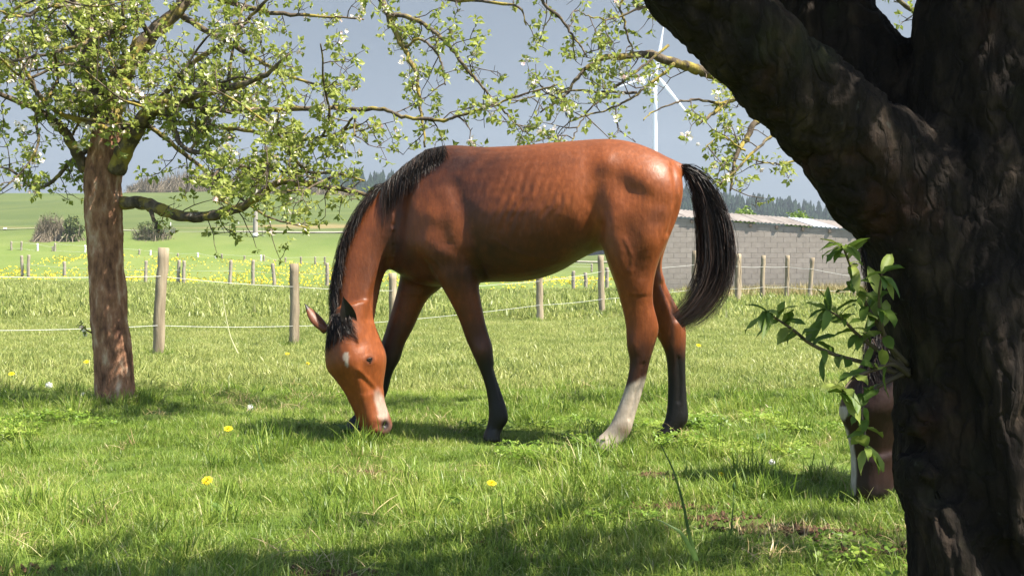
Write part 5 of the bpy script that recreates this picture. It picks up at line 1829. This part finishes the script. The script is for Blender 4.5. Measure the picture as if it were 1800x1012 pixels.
put('field_grass', far_bank, 4, x, y, .8 + .5 * r5.random(len(x)), r5, 'smooth green pasture grass beyond the wire fence')
# rank dry grass at the foot of the shed
n = 420
x = r5.uniform(6.0, 12.5, n); y = r5.uniform(31, 43.6, n)
keep = (r5.random(n) < .45) | (x > 8.6)
put('rank_grass', make_bank('rank_bank', [grass_patch('rank', r5, 60, .35, .3, .75, .012, .35, dry_mat, 3, .3) for _ in range(3)]), 3, x[keep], y[keep], np.full(keep.sum(), .75), r5, 'tall pale dry grass at the foot of the shed wall')

# clover and small broad leaves matted into the turf
def clover_patch(rng, n):
    V, f3, tn = [], [], []
    k = 0
    for b in range(n):
        a = rng.uniform(0, 6.28); r = .11 * math.sqrt(rng.random())
        c = np.array([r * math.cos(a), r * math.sin(a), rng.uniform(.025, .06)])
        nrm = np.array([rng.normal(0, .35), rng.normal(0, .35), 1.0]); nrm /= np.linalg.norm(nrm)
        u_ = np.cross(nrm, (0.3, 1, 0)); u_ /= np.linalg.norm(u_); w_ = np.cross(nrm, u_)
        t_ = rng.uniform(.1, .7); sz = rng.uniform(.007, .014); ph = rng.uniform(0, 6)
        for q in range(3):
            an = ph + q * 2.094
            d = u_ * math.cos(an) + w_ * math.sin(an); e_ = np.cross(nrm, d)
            V += [c, c + d * sz * .7 + e_ * sz * .55, c + d * sz * 1.25 + e_ * sz * .25 + nrm * sz * .2, c + d * sz * 1.25 - e_ * sz * .25 + nrm * sz * .2, c + d * sz * .7 - e_ * sz * .55]
            f3 += [(k, k + 1, k + 2), (k, k + 2, k + 3), (k, k + 3, k + 4)]
            tn += [t_] * 5; k += 5
    me = mesh_np('clover', np.array(V), np.array(f3), grass_mat, False)
    set_col(me, np.array(tn), 'tint'); set_col(me, np.ones(len(V)), 'hgt')
    return bpy.data.objects.new('clover', me)
x, y = frustum_pts(2.3, 8.0, 22, r5)
cl = fbm(P3(x, y, 1.6), 65, 3)
keep = (r5.random(len(x)) < np.clip((cl - .48) * 5, 0, .7)) & (bare(x, y) < .4)
x, y = x[keep], y[keep]
put('clover', make_bank('clover_bank', [clover_patch(r5, 70) for _ in range(4)]), 4, x, y, .9 + .5 * r5.random(len(x)), r5, 'low clover leaves matted into the turf', .05)

# soil of the worn spots: low heaps of crumbs
soil_mat = simple_mat('soil_crumbs', (0.045, 0.027, 0.016), (0.13, 0.075, 0.04), 40, .95, .6, .01)
g = Geo()
for cx, cy, rx, ry in bare_spots:
    for k in range(int(90 * max(.4, rx / .2))):
        a = r5.uniform(0, 2 * np.pi); r = abs(r5.normal(0, .55))
        px_, py_ = cx + rx * r * math.cos(a), cy + ry * r * math.sin(a)
        sz = r5.uniform(.004, .014)
        c = np.array([px_, py_, ground_z(px_, py_) + sz * .6])
        v = c + r5.normal(0, sz * .75, (6, 3))
        v = c + np.array([(1, 0, 0), (-1, 0, 0), (0, 1, 0), (0, -1, 0), (0, 0, 1), (0, 0, -1)]) * sz * r5.uniform(.6, 1.3, (6, 1))
        g.add(v, None, [(0, 2, 4), (2, 1, 4), (1, 3, 4), (3, 0, 4), (2, 0, 5), (1, 2, 5), (3, 1, 5), (0, 3, 5)])
tag(obj('soil_crumbs', g.mesh('soil_crumbs', soil_mat, False)), 'brown crumbs of soil on the worn spots in the turf', 'soil', kind='stuff')

# far dandelion meadow, a yellow haze of flowers nobody could count
t = NT('dandelion_yellow')
yel = t.ramp(t.attr('tint').outputs['Fac'], [(0, (0.62, 0.42, 0.01)), (1, (0.78, 0.62, 0.03))])
yellow_mat = t.surf(t.pbr(yel, .7, None, .1))
n = 9500
x = r5.uniform(-36, 16, n); 
yy = r5.uniform(0, 1, n)
px0 = 900 + x / 80 * F
yA = 72 - 10 * np.clip(px0, 0, 600) / 600 + 2; yB = 93
y = yA + (yB - yA) * yy ** 1.1
dn = fbm(P3(x * 1.0, y * .6, .5), 55, 3)
keep = r5.random(n) < np.clip((dn - .30) * 4.5, .1, 1)
x, y = x[keep], y[keep]
z = terrain(x, y) + r5.uniform(.08, .22, len(x))
sz = r5.uniform(.035, .07, len(x))
a = r5.uniform(0, 6.28, len(x))
ux = np.stack([np.cos(a), np.sin(a), r5.normal(0, .3, len(x))], -1) * sz[:, None]
uy = np.stack([-np.sin(a) * .6, np.cos(a) * .6, np.full(len(x), .7)], -1) * sz[:, None]
c = np.stack([x, y, z], -1)
dp = np.array([0, 0, 0.03])
v = np.stack([c - ux, c + uy * .9, c + ux, c - uy * .9, c - dp], 1).reshape(-1, 3)
k5 = np.arange(len(x))[:, None] * 5
f4 = k5 + np.array([[0, 1, 2, 3]])
f3 = np.concatenate([k5 + np.array([[0, 3, 4]]), k5 + np.array([[3, 2, 4]])])
me = mesh_np('dandelion_meadow', v, [f4, f3], yellow_mat, False)
set_col(me, np.repeat(r5.random(len(x)), 5))
tag(obj('dandelion_meadow', me), 'yellow band of dandelions flowering across the far field', 'flowers', kind='stuff')

# ------------------------------------------------------------------ single dandelions and stalks near by
stalk_mat = simple_mat('flower_stalk', (0.10, 0.17, 0.04), (0.17, 0.22, 0.06), 20, .6, .1)
seed_mat = simple_mat('seed_head', (0.62, 0.62, 0.58), (0.78, 0.78, 0.74), 40, .9, .2)
bladeg_mat = simple_mat('grass_stalk', (0.035, 0.075, 0.015), (0.07, 0.12, 0.025), 15, .5, .1)
def dandelion_mesh(rng, r):
    g = Geo()
    for lay, (m, rr, up) in enumerate(((18, 1.0, .10), (16, .85, .35), (12, .6, .65), (8, .35, .9))):
        for k in range(m):
            a = k / m * 2 * np.pi + lay * .2 + rng.normal(0, .05)
            d = np.array([math.cos(a), math.sin(a), 0]); sd = np.array([-d[1], d[0], 0])
            L = r * rr * rng.uniform(.9, 1.1); w = r * .11
            b = d * r * .12; tip = d * L + np.array([0, 0, up * r * .55])
            mid = (b + tip) / 2 + np.array([0, 0, r * .08])
            g.add(np.array([b - sd * w * .6, b + sd * w * .6, mid + sd * w, tip + sd * w * .5, tip - sd * w * .5, mid - sd * w]), [(0, 1, 2, 5), (5, 2, 3, 4)], None, np.full(6, rng.random()))
    return g
def seed_mesh(rng, r):
    g = Geo()
    for k in range(110):
        d = rng.normal(size=3); d /= np.linalg.norm(d)
        s = np.cross(d, rng.normal(size=3)); s /= np.linalg.norm(s)
        o_ = np.cross(d, s)
        tip = d * r
        w = r * .16
        g.add(np.array([d * r * .15 - s * .0006, d * r * .15 + s * .0006, tip + s * .0004]), None, [(0, 1, 2)])
        g.add(np.array([tip - s * w, tip + o_ * w, tip + s * w, tip - o_ * w]), [(0, 1, 2, 3)])
    return g
def flower(px, py, Y, r, label, seed=False, tilt=(0.5, 0.1)):
    top = W(px, py, Y)
    gz = ground_z(top[0], Y)
    h = max(.03, top[2] - gz)
    root = thing('dandelion', label, 'flower', (top[0], Y, gz))
    g = Geo(); P = catmull(np.array([(0.01, 0.01, -.02), (0.012, 0, h * .5), (0, 0, h - .004)]), 8); g.tube(P, np.linspace(.0032, .0024, 8), 6)
    obj('stem', g.mesh('stem', stalk_mat), root)
    hd = (seed_mesh if seed else dandelion_mesh)(r5, r)
    o = obj('flower_head', hd.mesh('flower_head', seed_mat if seed else yellow_mat, False), root, (0, 0, h))
    o.rotation_euler = (tilt[0], tilt[1], 0)
    if not seed:
        g = Geo(); g.tube(np.array([(0, 0, h - .014), (0, 0, h - .006), (0, 0, h + .001)]), [.003, .007, .008], 8); obj('calyx', g.mesh('calyx', stalk_mat), root)
flower(364, 854, 4.75, .024, 'large yellow dandelion in the shaded grass at lower left', tilt=(.75, 0))
flower(864, 849, 4.55, .019, 'yellow dandelion below the belly of the horse in front')
flower(401, 759, 6.1, .024, 'yellow dandelion in sunlit grass left of the grazing muzzle')
flower(20, 657, 9.6, .026, 'yellow dandelion at the left edge beyond the apple trunk')
flower(152, 636, 10.4, .026, 'yellow dandelion close to the left side of the apple trunk')
flower(505, 622, 12.2, .026, 'yellow dandelion at the foot of the second fence post')
flower(541, 639, 11.0, .026, 'yellow dandelion between fence post and horse ear')
flower(1228, 607, 13.5, .03, 'yellow dandelion right of the hind legs in the sunny meadow')
flower(1268, 833, 4.75, .014, 'small orange-yellow dandelion near the soil patch under the tree')
flower(86, 677, 8.6, .026, 'white dandelion seed head in the grass left of the apple trunk', True)
flower(146, 705, 7.9, .018, 'small white seed head at the foot of the apple trunk', True)
flower(440, 720, 7.1, .020, 'white dandelion seed head right of the apple trunk', True)
flower(1357, 812, 5.1, .014, 'small white seed head in the grass before the second horse', True)

def stalk(pts, Y, w, label, head=False):
    P = catmull(np.array([W(a, b, Y) for a, b in pts]), 14)
    base = P[0].copy()
    g = Geo()
    T_, N_, B_ = frames(P)
    ws = w * np.linspace(1, .25, 14)
    sd = np.array([1.0, .25, 0])
    v = np.vstack([P - sd * ws[:, None], P + np.array([0, -.5, 0]) * ws[:, None] * .4, P + sd * ws[:, None]])
    f = []
    for k in range(13):
        f += [(k, k + 14, k + 15, k + 1), (k + 14, k + 28, k + 29, k + 15)]
    g.add(v, f)
    root = thing('grass_stalk', label, 'grass stalk', tuple(base))
    obj('blade', g.mesh('blade', bladeg_mat, off=base), root)
    if head:
        g = Geo(); Q = P[-4:] ; g.tube(catmull(np.vstack([Q[-1], Q[-1] + (Q[-1] - Q[-3]) * .6, Q[-1] + (Q[-1] - Q[-3]) * 1.3]), 7), [.001, .004, .0055, .006, .0055, .004, .001], 6)
        obj('seed_spike', g.mesh('seed_spike', bladeg_mat, off=base), root)
stalk([(1225, 985), (1212, 940), (1202, 890), (1185, 830), (1162, 782)], 3.3, .0065, 'long dark grass blade leaning left below the hind hooves')
stalk([(1225, 985), (1200, 940), (1180, 925), (1150, 912), (1120, 920)], 3.25, .008, 'bent broad grass blade folding left near the bottom right')
stalk([(886, 930), (884, 900), (880, 868)], 3.9, .005, 'short dark grass blade standing below the horse belly')
stalk([(1285, 940), (1288, 900), (1290, 862)], 3.8, .004, 'thin upright grass blade left of the second horse', True)
stalk([(430, 740), (445, 715), (460, 688)], 6.6, .003, 'grass stalk with a dark seed spike left of the horse head', True)
stalk([(465, 830), (455, 800), (447, 770)], 5.0, .005, 'dark upright grass blade in the shade left of the muzzle')

pale_mat = simple_mat('pale_stalk', (0.40, 0.40, 0.22), (0.55, 0.53, 0.32), 15, .6, .1)
bladeg_keep = bladeg_mat
bladeg_mat = pale_mat
stalk([(418, 620), (405, 590), (396, 550), (390, 508)], 11.6, .006, 'pale dry grass stalk leaning between the two near fence posts')
bladeg_mat = bladeg_keep
# broad-leaved weeds in the turf
weed_leaf = leaf_mat('weed_leaves', [(0, (0.05, 0.11, 0.02)), (1, (0.12, 0.20, 0.04))], .35, rough=.5, nscale=40, nmix=.3)
rw = np.random.default_rng(909)
def weed(px, py, Y, n, size, label):
    c = W(px, py, Y); c[2] = ground_z(c[0], Y)
    root = thing('weed', label, 'weed', tuple(c))
    for k in range(n):
        me = leaf_mesh(size * rw.uniform(.7, 1.2), size * rw.uniform(.16, .24), rw.uniform(.1, .4), rw.uniform(.2, .7), rw)
        me.materials.clear(); me.materials.append(weed_leaf)
        o = obj('leaf', me, root)
        a = k / n * 2 * np.pi + rw.normal(0, .3)
        o.rotation_euler = (rw.uniform(.35, 1.15), 0, a)
weed(822, 872, 4.3, 9, .10, 'dark broad-leaved dock rosette below the belly of the horse')
weed(615, 760, 6.05, 8, .10, 'broad-leaved weed in the shadow left of the muzzle')
weed(395, 875, 4.2, 7, .07, 'pale-leaved weed beside the large yellow dandelion')
weed(1335, 770, 5.9, 8, .06, 'low leafy weed in the sunny grass right of the hind hooves')

# ------------------------------------------------------------------ haze
t = NT('haze_air')
t.nt.links.new(t.n('VolumePrincipled', {'Color': (0.66, 0.76, 0.90), 'Density': 0.00036, 'Anisotropy': 0.2}).outputs[0], t.out.inputs['Volume'])
g = Geo(); g.box((-900, -40, -4), (900, 1450, 190))
hz = obj('haze', g.mesh('haze', t.mat, False))
tag(hz, kind='stuff')
